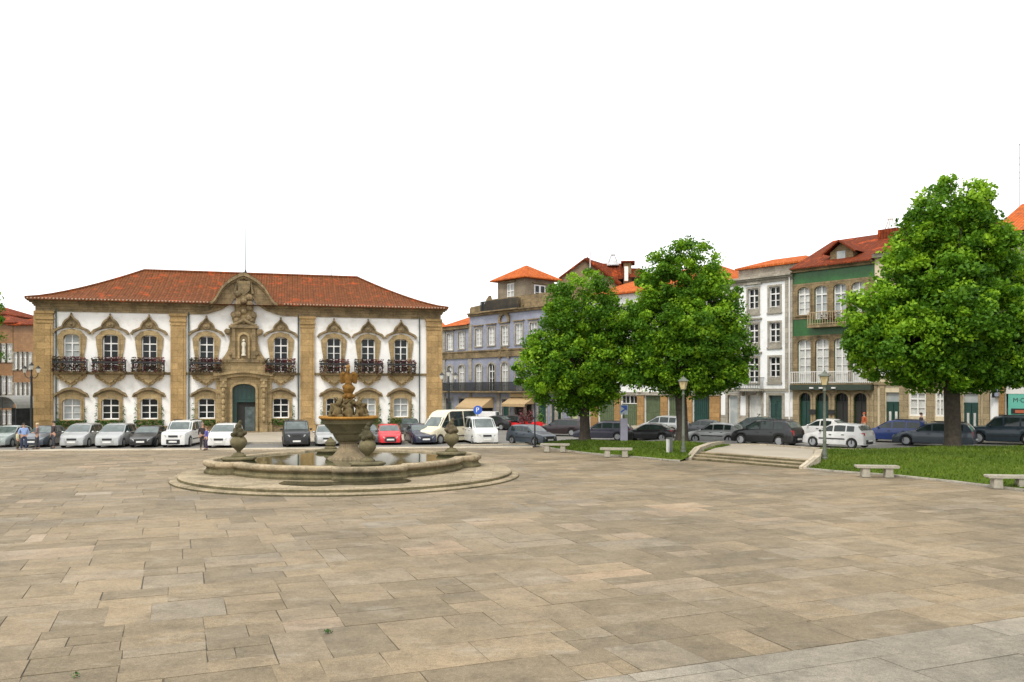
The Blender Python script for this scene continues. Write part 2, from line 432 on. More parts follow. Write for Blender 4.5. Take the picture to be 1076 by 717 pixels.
# frieze and cornice, lifted over the middle
N = 60
low, up = [], []
def gable_top(x):
    d = abs(x)
    P = [(0,14.05),(.35,13.93),(1.1,13.5),(1.75,12.9),(2.1,12.3),(2.35,11.85),(2.62,11.5),(3.0,11.32),(3.6,11.25)]
    for (a,za),(b,zb) in zip(P, P[1:]):
        if a <= d <= b: return za+(zb-za)*(d-a)/(b-a)
    return 11.25
fr = MB()
fr.box(-.1, mid-3.6, -.14, .02, 10.32, 10.72); fr.box(mid+3.6, LH+.1, -.14, .02, 10.32, 10.72)
xs = [mid-3.6+7.2*k/N for k in range(N+1)]
fr.strip([(x,arc_low(x-mid)) for x in xs], [(x,gable_top(x-mid)-.02) for x in xs], -.18, .02)
fr.strip([(x,arc_low(x-mid)-.005) for x in xs], [(x,arc_low(x-mid)+.22) for x in xs], -.3, -.18)
for k,(z0,z1,e) in enumerate(((10.72,10.85,.22),(10.85,11.0,.3),(11.0,11.12,.48),(11.12,11.27,.62))):
    for a, b in ((-e, mid-2.9), (mid+2.9, LH+e)): fr.box(a,b,-e,.02,z0,z1)
fr.build('cornice', M_granite_d, hall)
gb = MB()
gb.strip([(x,gable_top(x-mid)-.3) for x in xs[5:-5]], [(x,gable_top(x-mid)) for x in xs[5:-5]], -.62, .3)
gb.strip([(x,gable_top(x-mid)-.5) for x in xs[6:-6]], [(x,gable_top(x-mid)-.3) for x in xs[6:-6]], -.4, .1)
gb.build('gable_arch', M_granite_d, hall)
# tiled gable roof behind the arch
rf = MB()
for k in range(len(xs)-1):
    a, b = xs[k], xs[k+1]; za, zb = gable_top(a-mid)+.03, gable_top(b-mid)+.03
    rf.add([(a,-.6,za),(b,-.6,zb),(b,6.5,zb),(a,6.5,za)], [(0,1,2,3)])
rf.build('gable_roof', M_roof, hall)
bk = MB(); bk.prism([(x,gable_top(x-mid)-.05) for x in xs[4:-4]]+[(xs[-5],11.2),(xs[4],11.2)], .03, 2.5); bk.build('gable_body', M_granite_d, hall)
# roof
rm = hip_roof(-.62, LH+.62, -1.0, 17.0, 11.32, 3.72, 1.28, inset=7.62, n=10)
fs = []                                       # open the front slope where the lifted gable comes through
for f in rm.f:
    P = [rm.v[i] for i in f]
    if len(f) == 4 and all(p[1] < 8.01 for p in P) and abs(P[0][1]-P[1][1]) < 1e-6 and abs(P[0][0]-P[1][0]) > 12 and P[2][2] > P[0][2]+.01 and P[0][2] > 11.3: continue
    if len(f) == 4 and abs(P[0][1]+1) < 1e-6 and abs(P[2][1]+1) < 1e-6: continue
    fs.append(f)
rm.f = fs
xc = [-.62]+[mid-3.3+.15*k for k in range(45)]+[LH+.62]
for k in range(40):
    t0, t1 = k/40, (k+1)/40; y0_, y1_ = -1+9*t0, -1+9*t1; z0_, z1_ = 11.32+3.72*t0**1.28, 11.32+3.72*t1**1.28
    for j in range(len(xc)-1):
        a0, a1, b0, b1 = xc[j], xc[j+1], xc[j], xc[j+1]
        if j == 0: a0, b0 = -.62+7.62*t0, -.62+7.62*t1
        if j == len(xc)-2: a1, b1 = LH+.62-7.62*t0, LH+.62-7.62*t1
        if 0 < j < len(xc)-2 and z1_ < gable_top((a0+a1)/2-mid)+.03 and abs((a0+a1)/2-mid) < 2.9: continue
        rm.add([(a0,y0_,z0_),(a1,y0_,z0_),(b1,y1_,z1_),(b0,y1_,z1_)], [(0,1,2,3)])
for a, b in ((-.62, mid-2.9), (mid+2.9, LH+.62)): rm.add([(a,-1,11.18),(b,-1,11.18),(b,-1,11.32),(a,-1,11.32)], [(0,1,2,3)])
rm.build('roof', M_roof, hall)
gut = MB()                                    # rendered eaves tiles
for k in range(int((LH+1.2)/.28)):
    x = -.6+.28*k
    if abs(x-mid) > 3.1: gut.ball((x+.14,-1.0,11.29),.075,5)
gut.build('eave_tiles', flat('lime_mortar',(.36,.27,.19),.9), hall)['kind'] = 'stuff'
rdg = MB(); rdg.tube((7,8,15.06),(LH-7,8,15.06),.14); 
for a,b in (((-.62,-1),(7,8)),((LH+.62,-1),(LH-7,8))):
    P = [(a[0]+(b[0]-a[0])*k/10, a[1]+(b[1]-a[1])*k/10, 11.34+3.72*(k/10)**1.28) for k in range(11)]
    rdg.path(P, .12)
rdg.build('ridge_tiles', M_roof, hall)
# old downpipes
for px in (59.3,198.6,313.4,440.6):
    x = PH.s_(px); MB().tube((x,-.12,-.3),(x,-.12,10.5),.055).build('downpipe', M_pipe, hall)

def foliage_pts(n, x0,x1,y0,y1,z0,z1, seed):
    rs = np.random.RandomState(seed); return np.stack([x0+(x1-x0)*rs.rand(n), y0+(y1-y0)*rs.rand(n), z0+(z1-z0)*rs.rand(n)],1)

blinds = {0: M_blind, 5: M_pane, 6: M_curtain, 7: M_curtain}
for i, x in enumerate(WX):
    # ---- upper french window with crowned pediment
    w = window(hall, x, 5.3, 1.24, 3.12, .28, pane=(M_blind if i == 0 else M_pane), rows=4, transom=.76, dep=.22, fw=.09, bar=.045)
    s = MB()
    A = arch_pts(x, 5.3, 1.24, 3.12, .28); 
    n = len(A)
    side = [(-.92,5.3),(-.95,6.6),(-1.12,7.6),(-1.16,8.3),(-.9,8.62),(-.45,8.82)]
    B = []
    full = side+[(0,8.9)]+[(-a,z) for a,z in side[::-1]]
    L = [0]
    for (a,b),(c,d) in zip(full, full[1:]): L.append(L[-1]+math.hypot(c-a,d-b))
    for k in range(n):
        t = k/(n-1)*L[-1]
        for j in range(len(full)-1):
            if L[j] <= t <= L[j+1]+1e-6:
                q = (t-L[j])/(L[j+1]-L[j]); B.append((x+full[j][0]+(full[j+1][0]-full[j][0])*q, full[j][1]+(full[j+1][1]-full[j][1])*q)); break
    s.strip(A, B, -.09, .14)
    s.strip(A, arch_pts(x, 5.3, 1.5, 3.25, .3), -.14, -.09)
    so = s.build('surround', M_granite, w)
    h = MB()
    top = [(-1.5,8.55),(-1.3,8.82),(-.95,8.98),(-.72,9.1),(-.64,9.35),(-.5,9.58),(-.24,9.78),(0,10.12)]
    lo = [(-1.42,8.45),(-1.2,8.62),(-.9,8.78),(-.66,8.86),(-.45,8.92),(-.3,8.95),(-.15,8.96),(0,8.97)]
    topf = [(x+a,z) for a,z in top]+[(x-a,z) for a,z in top[::-1][1:]]
    lof = [(x+a,z) for a,z in lo]+[(x-a,z) for a,z in lo[::-1][1:]]
    h.strip(lof, topf, -.13, .02)
    inn = [(x+a*.9,z-.15) for a,z in top]+[(x-a*.9,z-.15) for a,z in top[::-1][1:]]
    h.strip(inn, topf, -.32, -.13)
    h.prism([(x+.3*math.cos(t*.5236),9.25+.24*math.sin(t*.5236)) for t in range(12)], -.24, -.13)
    h.ball((x,-.16,10.13),.09,6); h.ball((x,-.2,9.25),.14,6)
    h.build('pediment', M_granite_d, hall)
    # ---- balcony: slab, iron rail, flowers, scrolled bracket
    b = MB(); b.box(x-1.3,x+1.3,-.85,.02,5.16,5.3); b.box(x-1.22,x+1.22,-.75,.02,5.04,5.16)
    bo = b.build('balcony', M_granite_d, hall)
    railing(x-1.25,x+1.25,5.3,1.0,.78,step=.15,r=.011).build('railing', M_iron, bo)
    P = np.concatenate([foliage_pts(360,x-1.3,x+1.3,-1.0,-.76,5.98,6.5,i), foliage_pts(520,x-1.3,x+1.3,-1.02,-.8,5.22,5.95,i+20)])
    tn = np.concatenate([np.random.RandomState(i).rand(360)**.8*.7+.2, np.random.RandomState(i).rand(520)*.8])
    leaf_mesh('flowers', P, .15, M_flower, bo, tn, i)
    MB().box(x-1.26,x+1.26,-.98,-.8,5.95,6.13).build('flower_box', M_iron, bo)
    k = MB()
    P = [(-1.2,5.04),(-1.15,4.82),(-.92,4.74),(-.84,4.52),(-.5,4.42),(-.36,4.22),(-.1,4.12),(0,3.98)]
    k.prism([(x+a,z) for a,z in P]+[(x-a,z) for a,z in P[::-1][1:]], -.34, .02)
    k.prism([(x+a*.7,4.5+(z-4.5)*.75+.12) for a,z in P]+[(x-a*.7,4.5+(z-4.5)*.75+.12) for a,z in P[::-1][1:]], -.5, -.34)
    for sx in (-1,1):
        k.ball((x+sx*.95,-.3,4.78),.17,6); k.ball((x+sx*.45,-.36,4.5),.14,6)
    k.build('bracket', M_granite, hall)
    # ---- ground floor window
    w2 = window(hall, x, 1.2, 1.4, 1.78, .3, pane=(M_blind if i in (0,6,7) else M_pane), rows=2, cols=2, transom=.66, dep=.22, fw=.09, bar=.05)
    s = MB(); A = arch_pts(x,1.2,1.4,1.78,.3)
    B = arch_pts(x,.62,1.96,2.9,.4); B[0] = (B[0][0],1.2); B[-1] = (B[-1][0],1.2)
    s.strip(A, B, -.1, .14); s.strip(A, arch_pts(x,1.2,1.66,1.92,.32), -.15, -.1)
    s.box(x-.98,x+.98,-.1,.1,.6,1.197); s.box(x-.85,x+.85,-.16,.18,1.1,1.199)
    s.build('surround', M_granite, w2)
    h = MB()
    t = [(-1.34,3.18),(-1.2,3.45),(-.95,3.56),(-.7,3.76),(-.35,3.9),(0,3.95)]
    l = [(-1.3,3.08),(-1.14,3.3),(-.9,3.4),(-.66,3.56),(-.33,3.68),(0,3.72)]
    h.strip([(x+a,z) for a,z in l]+[(x-a,z) for a,z in l[::-1][1:]], [(x+a,z) for a,z in t]+[(x-a,z) for a,z in t[::-1][1:]], -.36, .02)
    h.strip(B[1:-1], [(x+a*.97,z+.02) for a,z in l]+[(x-a*.97,z+.02) for a,z in l[::-1][1:]] if len(B[1:-1]) == 11 else B[1:-1], -.12, .02)
    h.build('hood', M_granite_d, hall)
    P = foliage_pts(420, x-1.2,x+1.2,-.32,-.05,.55,1.12, i+40)
    P2 = foliage_pts(90, x-1.2,x-.95,-.2,-.04,.9,2.6, i+60)
    leaf_mesh('ivy', np.concatenate([P]), .16, M_ivy, hall, None, i)
    leaf_mesh('climbing_ivy', np.concatenate([P2[:45]*np.array([1,1,1]), foliage_pts(45, x+.95,x+1.16,-.2,-.04,.9,2.4, i+80)]), .13, M_ivy, hall, None, i)

# ---- portal
pt = MB()
A = arch_pts(mid, -.1, 1.96, 4.35, .5, 12); B = [(mid-1.45,-.1)]+[(mid-1.45+2.9*k/12, 4.72+.22*math.sin(math.pi*k/12)) for k in range(13)]+[(mid+1.45,-.1)]
pt.strip(A, B, -.25, .3)
pt.strip(A, arch_pts(mid,-.1,2.36,4.55,.55,12), -.4, -.25)
for sx in (-1,1):
    for q, (a, b, y) in enumerate(((1.45,1.95,-.55),(1.95,2.35,-.3))):
        x0, x1 = sorted((mid+sx*a, mid+sx*b)); pt.box(x0,x1,y,.02,.6,4.5); pt.box(x0-.06,x1+.06,y-.12,.02,-.3,.6)
        pt.box(x0-.05,x1+.05,y-.08,.02,4.5,4.72)
    for k in range(7): pt.ball((mid+sx*1.7,-.62,1.1+k*.52),.22,7,rx=.8,rz=1.3)
    pt.box(mid+sx*1.7-.28,mid+sx*1.7+.28,-.8,.02,3.95,4.2)
top = [(mid-2.5+5*k/16, 4.95+.28*math.sin(math.pi*k/16)**2) for k in range(17)]
pt.strip([(a,4.72 if abs(a-mid)>1.5 else 4.72+.2*math.cos((a-mid)/1.5*1.57)) for a,z in top], top, -.6, .02)
pt.strip(top, [(a,z+.2) for a,z in top], -.85, .02)
pt.build('portal', M_granite, hall)
half_o = [(2.2,5.2),(2.35,5.55),(2.25,6.0),(1.9,6.35),(1.6,6.75),(1.35,7.2),(1.2,7.9),(1.18,8.5),(1.55,8.6),(1.68,8.9),(1.5,9.12),(1.2,9.05),(1.12,9.3),(.9,9.55),(1.0,10.0),(1.05,10.4),(.75,10.75),(.85,11.2),(.62,11.5),(.7,12.0),(.35,12.3),(0,12.35)]
P = [(mid-a,z) for a,z in half_o]+[(mid+a,z) for a,z in half_o[::-1][1:]]
orn = MB(); 
k = 0
orn.prism(P, -.3, -.19)
orn.prism([(mid+(x-mid)*.8, 5.2+(z-5.2)*.97) for x,z in P], -.42, -.3)
orn.build('upper_portal', M_granite, hall)
o2 = MB()
for sx in (-1,1):
    for z, xx, r in ((5.75,1.95,.33),(6.3,1.6,.25),(8.82,1.35,.26),(10.3,.82,.3),(11.3,.5,.26),(6.9,1.1,.2),(9.9,.6,.24)):
        o2.lathe([(r,-.6),(r,-.3),(r*.6,-.68),(r*.3,-.68)], (mid+sx*xx,.0,z), 10, 'y')
        o2.ball((mid+sx*xx,-.5,z), r*.7, 6)
    o2.box(mid+sx*.85-.14,mid+sx*.85+.14,-.62,-.3,6.5,9.2)
    o2.tube((mid+sx*.95,-.6,9.35),(mid,-.75,9.85),.14)
    o2.tube((mid+sx*.5,-.3,13.6),(mid+sx*.75,-.3,12.2),.12)
o2.box(mid-1.25,mid+1.25,-.72,-.3,9.15,9.38); o2.box(mid-1.1,mid+1.1,-.66,-.3,9.38,9.5)
o2.box(mid-1.3,mid+1.3,-.6,-.3,6.15,6.4)
for k in range(9): o2.ball((mid+.55*math.sin(k*2.1),-.5,9.75+k*.3),.3,6)
o2.prism([(mid+a,z) for a,z in ((-.55,13.3),(.55,13.3),(.5,12.5),(0,12.0),(-.5,12.5))],-.5,-.18)
for k in range(5): o2.ball((mid-.4+.2*k,-.3,13.42+.1*(2-abs(k-2))),.13,5)
o2.build('carving', M_granite_d, hall)
nch = MB(); nch.strip(arch_pts(mid,6.5,.7,2.1,.35,8), arch_pts(mid,6.45,1.0,2.35,.45,8), -.6,-.42); nch.build('niche', M_granite, hall)
MB().prism(arch_pts(mid,6.5,.7,2.1,.35,8), -.44,-.425).build('niche_shadow', flat('niche_shade_tone',(.20,.15,.08),.9), hall)  # flat dark plate, the recess's shade put into its colour
st = MB(); st.lathe([(.2,0),(.2,.12),(.13,.14),(.17,.4),(.12,.75),(.19,1.0),(.16,1.15),(.06,1.2)],(mid,-.56,6.72),12); st.ball((mid,-.56,8.05),.12,7)
st.build('statue', flat('pale_marble',(.6,.56,.45),.8), hall, smooth=50)
dr = MB(); dr.box(mid-DW,mid+DW,.28,.34,2.7,4.3)
dr.box(mid-DW,mid-DW+.35,.28,.4,-.1,2.7)
for k in range(5): dr.box(mid-DW+.1+k*.38,mid-DW+.38+k*.38,.24,.28,2.85,4.15)
dr.box(mid-DW,mid+DW,.2,.36,2.62,2.74)
dr.build('door_panel', M_greendoor, hall)
g = MB(); g.box(mid-DW,mid+DW,.41,.5,-.1,2.7); g.build('doorway', M_dark, hall)
MB().box(mid+.05,mid+.9,.34,.36,0,2.2).build('glass_door', glass('door_glass',(.06,.08,.08)), hall)
s = MB(); s.box(mid-1.5,mid+1.5,-.9,.0,-.3,.05); s.build('door_step', M_granite_d, hall)
# antennas
def pole(px, y0, y1, back, name, label, r=.035, pl=PH):
    a = pl.s_(px)+.2; x, y = pl.pt(a, back)
    D = y; zt = CH-(y0-HY)/F*D; zb = CH-(y1-HY)/F*D
    m = MB(); m.tube((0,0,0),(0,0,zt-zb),r,r*.5)
    m.lathe([(r*3,0),(r*3,.12),(r,.3)],(0,0,0),8)
    return tag(m.build(name, M_iron, None, loc=((px-HX)/F*D, y, zb)), label, 'pole')
pole(258,229,287,.2,'flagpole','bare thin flagpole standing on the town hall gable')
pole(348,259,293,8,'lightning_rod','short thin rod on the right half of the town hall ridge')
# ================================================================== ground
def structure(o): return tag(o, kind='structure')
# materials
def slabmat(name, stops, rough=.8):
    m, t, b = nt(name); ow = coord(t)
    at = t.nodes.new('ShaderNodeAttribute'); at.attribute_name = 'tone'
    sc_n = t.nodes.new('ShaderNodeVectorMath'); sc_n.operation = 'SCALE'; cb = t.nodes.new('ShaderNodeCombineXYZ'); t.links.new(at.outputs['Fac'], cb.inputs[0]); t.links.new(at.outputs['Fac'], cb.inputs[1]); t.links.new(cb.outputs[0], sc_n.inputs[0]); sc_n.inputs['Scale'].default_value = 97
    ad = t.nodes.new('ShaderNodeVectorMath'); ad.operation = 'ADD'; t.links.new(ow, ad.inputs[0]); t.links.new(sc_n.outputs[0], ad.inputs[1]); ob = ad.outputs[0]
    cc = ramp(t, at.outputs['Fac'], stops)
    f1 = noise(t, .16, 5, .65, vec=ow); cc = mix(t, 1.0, cc, ramp(t, f1, [(.32, (.74,.75,.76)), (.64, (1.14,1.12,1.08))]), 'MULTIPLY')
    f3 = noise(t, 1.7, 10, .8, vec=ob); cc = mix(t, 1.0, cc, ramp(t, f3, [(.3, .62), (.5, 1.0), (.72, 1.25)]), 'MULTIPLY')
    f7 = noise(t, 14, 6, .8, vec=ob); cc = mix(t, 1.0, cc, ramp(t, f7, [(.3, .74), (.7, 1.24)]), 'MULTIPLY')
    f8 = noise(t, .6, 6, .75, vec=coord(t, 'Object', (1,2.2,1))); cc = mix(t, ramp(t, f8, [(.55, 0.), (.68, .4)]), cc, (.36,.32,.25))
    mpx = coord(t, 'Object', (1.2,3.2,1)); f5 = noise(t, 1.1, 6, .7, vec=mpx)
    cc = mix(t, ramp(t, f5, [(.58, 0.), (.72, .55)]), cc, (.13,.115,.08))
    f4 = noise(t, 55, 3, .8, vec=ob); cc = mix(t, 1.0, cc, ramp(t, f4, [(.25, .5), (.75, 1.48)]), 'MULTIPLY')
    t.links.new(cc, b.inputs['Base Color'])
    f6 = noise(t, .5, 4, .6, vec=ob); t.links.new(ramp(t, f6, [(.3,.55),(.7,.85)]), b.inputs['Roughness'])
    b.inputs['Specular IOR Level'].default_value = .13
    bump(t, b, f3, .35, .03)
    return m
M_slab = slabmat('plaza_slabs', [(0, (0.163, 0.133, 0.09)), (0.2, (0.2, 0.161, 0.106)), (0.4, (0.252, 0.197, 0.127)), (0.55, (0.225, 0.19, 0.138)), (0.7, (0.304, 0.23, 0.153)), (0.85, (0.315, 0.27, 0.206)), (1, (0.388, 0.337, 0.271))])
M_slab2 = slabmat('border_slabs', [(0,(.20,.178,.14)),(.5,(.27,.24,.19)),(1,(.36,.33,.27))])
def asphalt(name, c, c2):
    m, t, b = nt(name); ob = coord(t)
    f1 = noise(t, .35, 6, .7, vec=ob); cc = ramp(t, f1, [(.3, c), (.7, c2)])
    f2 = noise(t, 40, 3, .8, vec=ob); cc = mix(t, 1.0, cc, ramp(t, f2, [(.25,.8),(.75,1.2)]), 'MULTIPLY')
    t.links.new(cc, b.inputs['Base Color']); b.inputs['Roughness'].default_value = .85; bump(t, b, f2, .2, .01); return m
M_asph = asphalt('asphalt', (.13,.125,.11), (.19,.18,.16))
M_setts = asphalt('granite_setts', (.30,.26,.20), (.40,.35,.27))
M_soil = flat('dark_joint_soil', (.085,.075,.05), .95, var=.3)
M_kerb = stone('kerb_granite', (.46,.40,.30), (.2,.17,.12), block=(1.2,3), amt=.5)
M_water = None
def water_mat():
    m, t, b = nt('pool_water'); b.inputs['Base Color'].default_value = (.045,.05,.022,1); b.inputs['Roughness'].default_value = .03
    b.inputs['IOR'].default_value = 1.45; b.inputs['Specular IOR Level'].default_value = .75
    ob = coord(t); f = noise(t, 1.6, 3, .5, vec=ob); bump(t, b, f, .05, .02); return m

# the wide ground, to the horizon
g = MB(); S = 1500
g.add([(-S,-S,-.45),(S,-S,-.45),(S,S,-.45),(-S,S,-.45)], [(0,1,2,3)])
structure(g.build('ground', M_asph))
# under the slabs
g = MB().grid(lambda u, v: (-70+130*u, -25+82*v, gz(0,-25+82*v)-.011), 4, 60)
structure(g.build('plaza_bed', M_soil))
# kerb line on the far side of the plaza and parking road
KL = [(-70, 50.2), (-31, 54.2), (-4.0, 57.3), (1.4, 57.6)]
def kly(x):
    for (a,ya),(b,yb) in zip(KL, KL[1:]):
        if x <= b: return ya+(yb-ya)*(x-a)/(b-a)
    return KL[-1][1]
# slabs
er = Vector((.927,.375)); ed = Vector((-.375,.927))
def slabs(name, v0, v1, u0, u1, mat, bandr, wr, keep, seed, gap=.012):
    rs = random.Random(seed); vs, fs, tn = [], [], []
    def put(ua, ub, va, vb, tone):
        ua += gap*rs.uniform(.4,1); va += gap*rs.uniform(.4,1)
        P = [er*ua+ed*va, er*ub+ed*va, er*ub+ed*vb, er*ua+ed*vb]
        c = (P[0]+P[2])/2
        if not keep(c.x, c.y): return
        dz = rs.uniform(-.003,.003); o = len(vs)
        for p in P:
            j = Vector((rs.uniform(-.012,.012), rs.uniform(-.012,.012)))
            vs.append((p.x+j.x, p.y+j.y, gz(p.x,p.y)+dz+rs.uniform(-.002,.002)))
        for k in range(4): q = vs[o+k]; vs.append((q[0], q[1], q[2]-.03))
        fs.extend([(o,o+1,o+2,o+3),(o+4,o+5,o+1,o),(o+5,o+6,o+2,o+1),(o+6,o+7,o+3,o+2),(o+7,o+4,o,o+3)]); tn.extend([tone]*5)
    v = v0
    while v < v1-.05:
        bd = min(rs.uniform(*bandr), v1-v)
        if v1-v-bd < .5: bd = v1-v
        u = u0+rs.uniform(-2,0)
        while u < u1:
            cw = rs.uniform(*wr); base = rs.random()**1.2
            n = rs.choice((1,2,2,2,3)) if bd > 1.3 else rs.choice((1,1,2))
            cuts = sorted([v+bd*(k+rs.uniform(-.14,.14))/n for k in range(1,n)])
            ed_ = [v]+cuts+[v+bd]
            for a, b in zip(ed_, ed_[1:]):
                if rs.random() < .28: 
                    um = u+cw*rs.uniform(.3,.7); parts = [(u,um),(um,u+cw)]
                else: parts = [(u,u+cw)]
                for p, q in parts:
                    tone = min(1,max(0, rs.random()*.8*(.45+.55*base)+(.28 if rs.random()<.1 else 0)))
                    put(p, q, a, b, .1+.78*tone+rs.random()*.001)
            u += cw
        v += bd
    me = bpy.data.meshes.new(name); me.from_pydata(vs, [], fs); me.update(); me.materials.append(mat)
    at = me.attributes.new('tone','FLOAT','FACE'); at.data.foreach_set('value', np.array(tn, dtype=np.float32))
    o = bpy.data.objects.new(name, me); col.objects.link(o); return structure(o)
VB = 9.55
slabs('plaza_paving', VB, 76, -60, 62, M_slab, (.95,1.6), (.8,2.1), lambda x,y: y < kly(x)-.9 and not ((x+7.2)**2+(y-36.6)**2 < 36), 3)
slabs('border_paving', -16, VB-.01, -40, 50, M_slab2, (1.0,1.4), (1.5,2.9), lambda x,y: True, 5, .016)
# pale kerb strip and the parking road
ks = MB(); n = 40
for k in range(n):
    xa, xb = -70+71.4*k/n, -70+71.4*(k+1)/n
    for (o0,o1,z) in ((-1.3,-.02,.035),):
        za = gz(0,kly(xa)-.6)+.04
        ks.add([(xa,kly(xa)-1.3,za),(xb,kly(xb)-1.3,za),(xb,kly(xb),za),(xa,kly(xa),za),(xa,kly(xa)-1.3,za-.1),(xb,kly(xb)-1.3,za-.1)], [(0,1,2,3),(4,5,1,0)])
structure(ks.build('kerb', M_kerb))
def roadpt(u, v): x = -90+96*u; y0 = kly(x); return (x, y0+(66+.05*x-y0+8)*v, -.19)
structure(MB().grid(lambda u,v: (-90+96*u, kly(-90+96*u)+v*70, -.175), 30, 2).build('parking_road', M_asph))
# forecourt before the town hall, a step up
def fc(u, v):
    a = -34+72*u; bx, by = PH.pt(a, 1.0); fx, fy = PH.pt(a, 0)
    yk = kly(fx)+4.7
    t = v; return (fx*1.0, yk+(by+.5-yk)*t, -.07+.06*t)
structure(MB().grid(fc, 20, 4).build('forecourt', M_setts))
e = MB()
for k in range(40):
    xa = -70+65*k/40; xb = -70+65*(k+1)/40
    for x0,x1 in ((xa,xb),):
        ya, yb = kly(x0)+4.7, kly(x1)+4.7
        e.add([(x0,ya-.16,-.05),(x1,yb-.16,-.05),(x1,yb+.1,-.05),(x0,ya+.1,-.05),(x0,ya-.16,-.2),(x1,yb-.16,-.2)], [(0,1,2,3),(4,5,1,0)])
structure(e.build('forecourt_kerb', M_granite_g))

# ------------------------------------------------------------------ right hand street
A = [(-4.2,58.2), (1.6,59.6), (5.4,57.2), (9.6,54.7), (12.3,52.7), (15.3,50.8), (17.6,47.2), (20.6,46.2), (25.4,47.6), (31,48), (48,46), (80,40)]
PR = Plane((23.0, 68.6), (.650, -.760))
def stp(u, v):
    k = min(int(u*(len(A)-1)), len(A)-2); q = u*(len(A)-1)-k
    ax, ay = A[k][0]+(A[k+1][0]-A[k][0])*q, A[k][1]+(A[k+1][1]-A[k][1])*q
    s = -44+104*u; bx, by = PR.pt(s, .5)
    x, y = ax+(bx-ax)*v, ay+(by-ay)*v
    return (x, y, zst(x)-.004)
structure(MB().grid(stp, 66, 10).build('street', M_asph))
pv = MB()
def pvp(u, v):
    s = -44+100*u; x, y = PR.pt(s, -2.6+3.0*v); return (x, y, zst(x)+.13)
pv.grid(pvp, 60, 2)
for k in range(60):
    a = pvp(k/60,0); b = pvp((k+1)/60,0); pv.add([a, b, (b[0],b[1],b[2]-.2), (a[0],a[1],a[2]-.2)], [(3,2,1,0)])
structure(pv.build('pavement', M_setts))
kb = MB()
for (a, b) in zip(A, A[1:]):
    for q in range(4):
        p = [a[0]+(b[0]-a[0])*q/4, a[1]+(b[1]-a[1])*q/4]; r_ = [a[0]+(b[0]-a[0])*(q+1)/4, a[1]+(b[1]-a[1])*(q+1)/4]
        za, zb = zst(p[0])+.12, zst(r_[0])+.12
        kb.add([(p[0],p[1]-.3,za),(r_[0],r_[1]-.3,zb),(r_[0],r_[1],zb),(p[0],p[1],za),(p[0],p[1],za-.3),(r_[0],r_[1],zb-.3),(p[0],p[1]-.3,za-.3),(r_[0],r_[1]-.3,zb-.3)],
               [(0,1,2,3),(3,2,5,4),(6,7,1,0)])
structure(kb.build('street_kerb', M_kerb))

# ------------------------------------------------------------------ lawns
M_grass = None
m, t, b = nt('lawn_grass'); ob = coord(t)
f1 = noise(t, .5, 5, .6, vec=ob); cc = ramp(t, f1, [(.3,(.05,.09,.007)),(.55,(.085,.135,.010)),(.75,(.13,.165,.02))])
f2 = noise(t, 26, 4, .8, vec=ob); cc = mix(t, 1.0, cc, ramp(t, f2, [(.25,.55),(.75,1.35)]), 'MULTIPLY')
f9 = noise(t, .9, 6, .75, vec=ob); cc = mix(t, ramp(t, f9, [(.58,0.),(.72,.6)]), cc, (.13,.12,.05)); t.links.new(cc, b.inputs['Base Color']); b.inputs['Roughness'].default_value = .9; b.inputs['Specular IOR Level'].default_value = .1
bump(t, b, f2, .9, .06); M_grass = m
def poly_at(P, u):
    L = [0]
    for a, b_ in zip(P, P[1:]): L.append(L[-1]+math.hypot(b_[0]-a[0], b_[1]-a[1]))
    d = u*L[-1]
    for k in range(len(P)-1):
        if d <= L[k+1]+1e-6:
            q = (d-L[k])/(L[k+1]-L[k]); return (P[k][0]+(P[k+1][0]-P[k][0])*q, P[k][1]+(P[k+1][1]-P[k][1])*q)
    return P[-1]
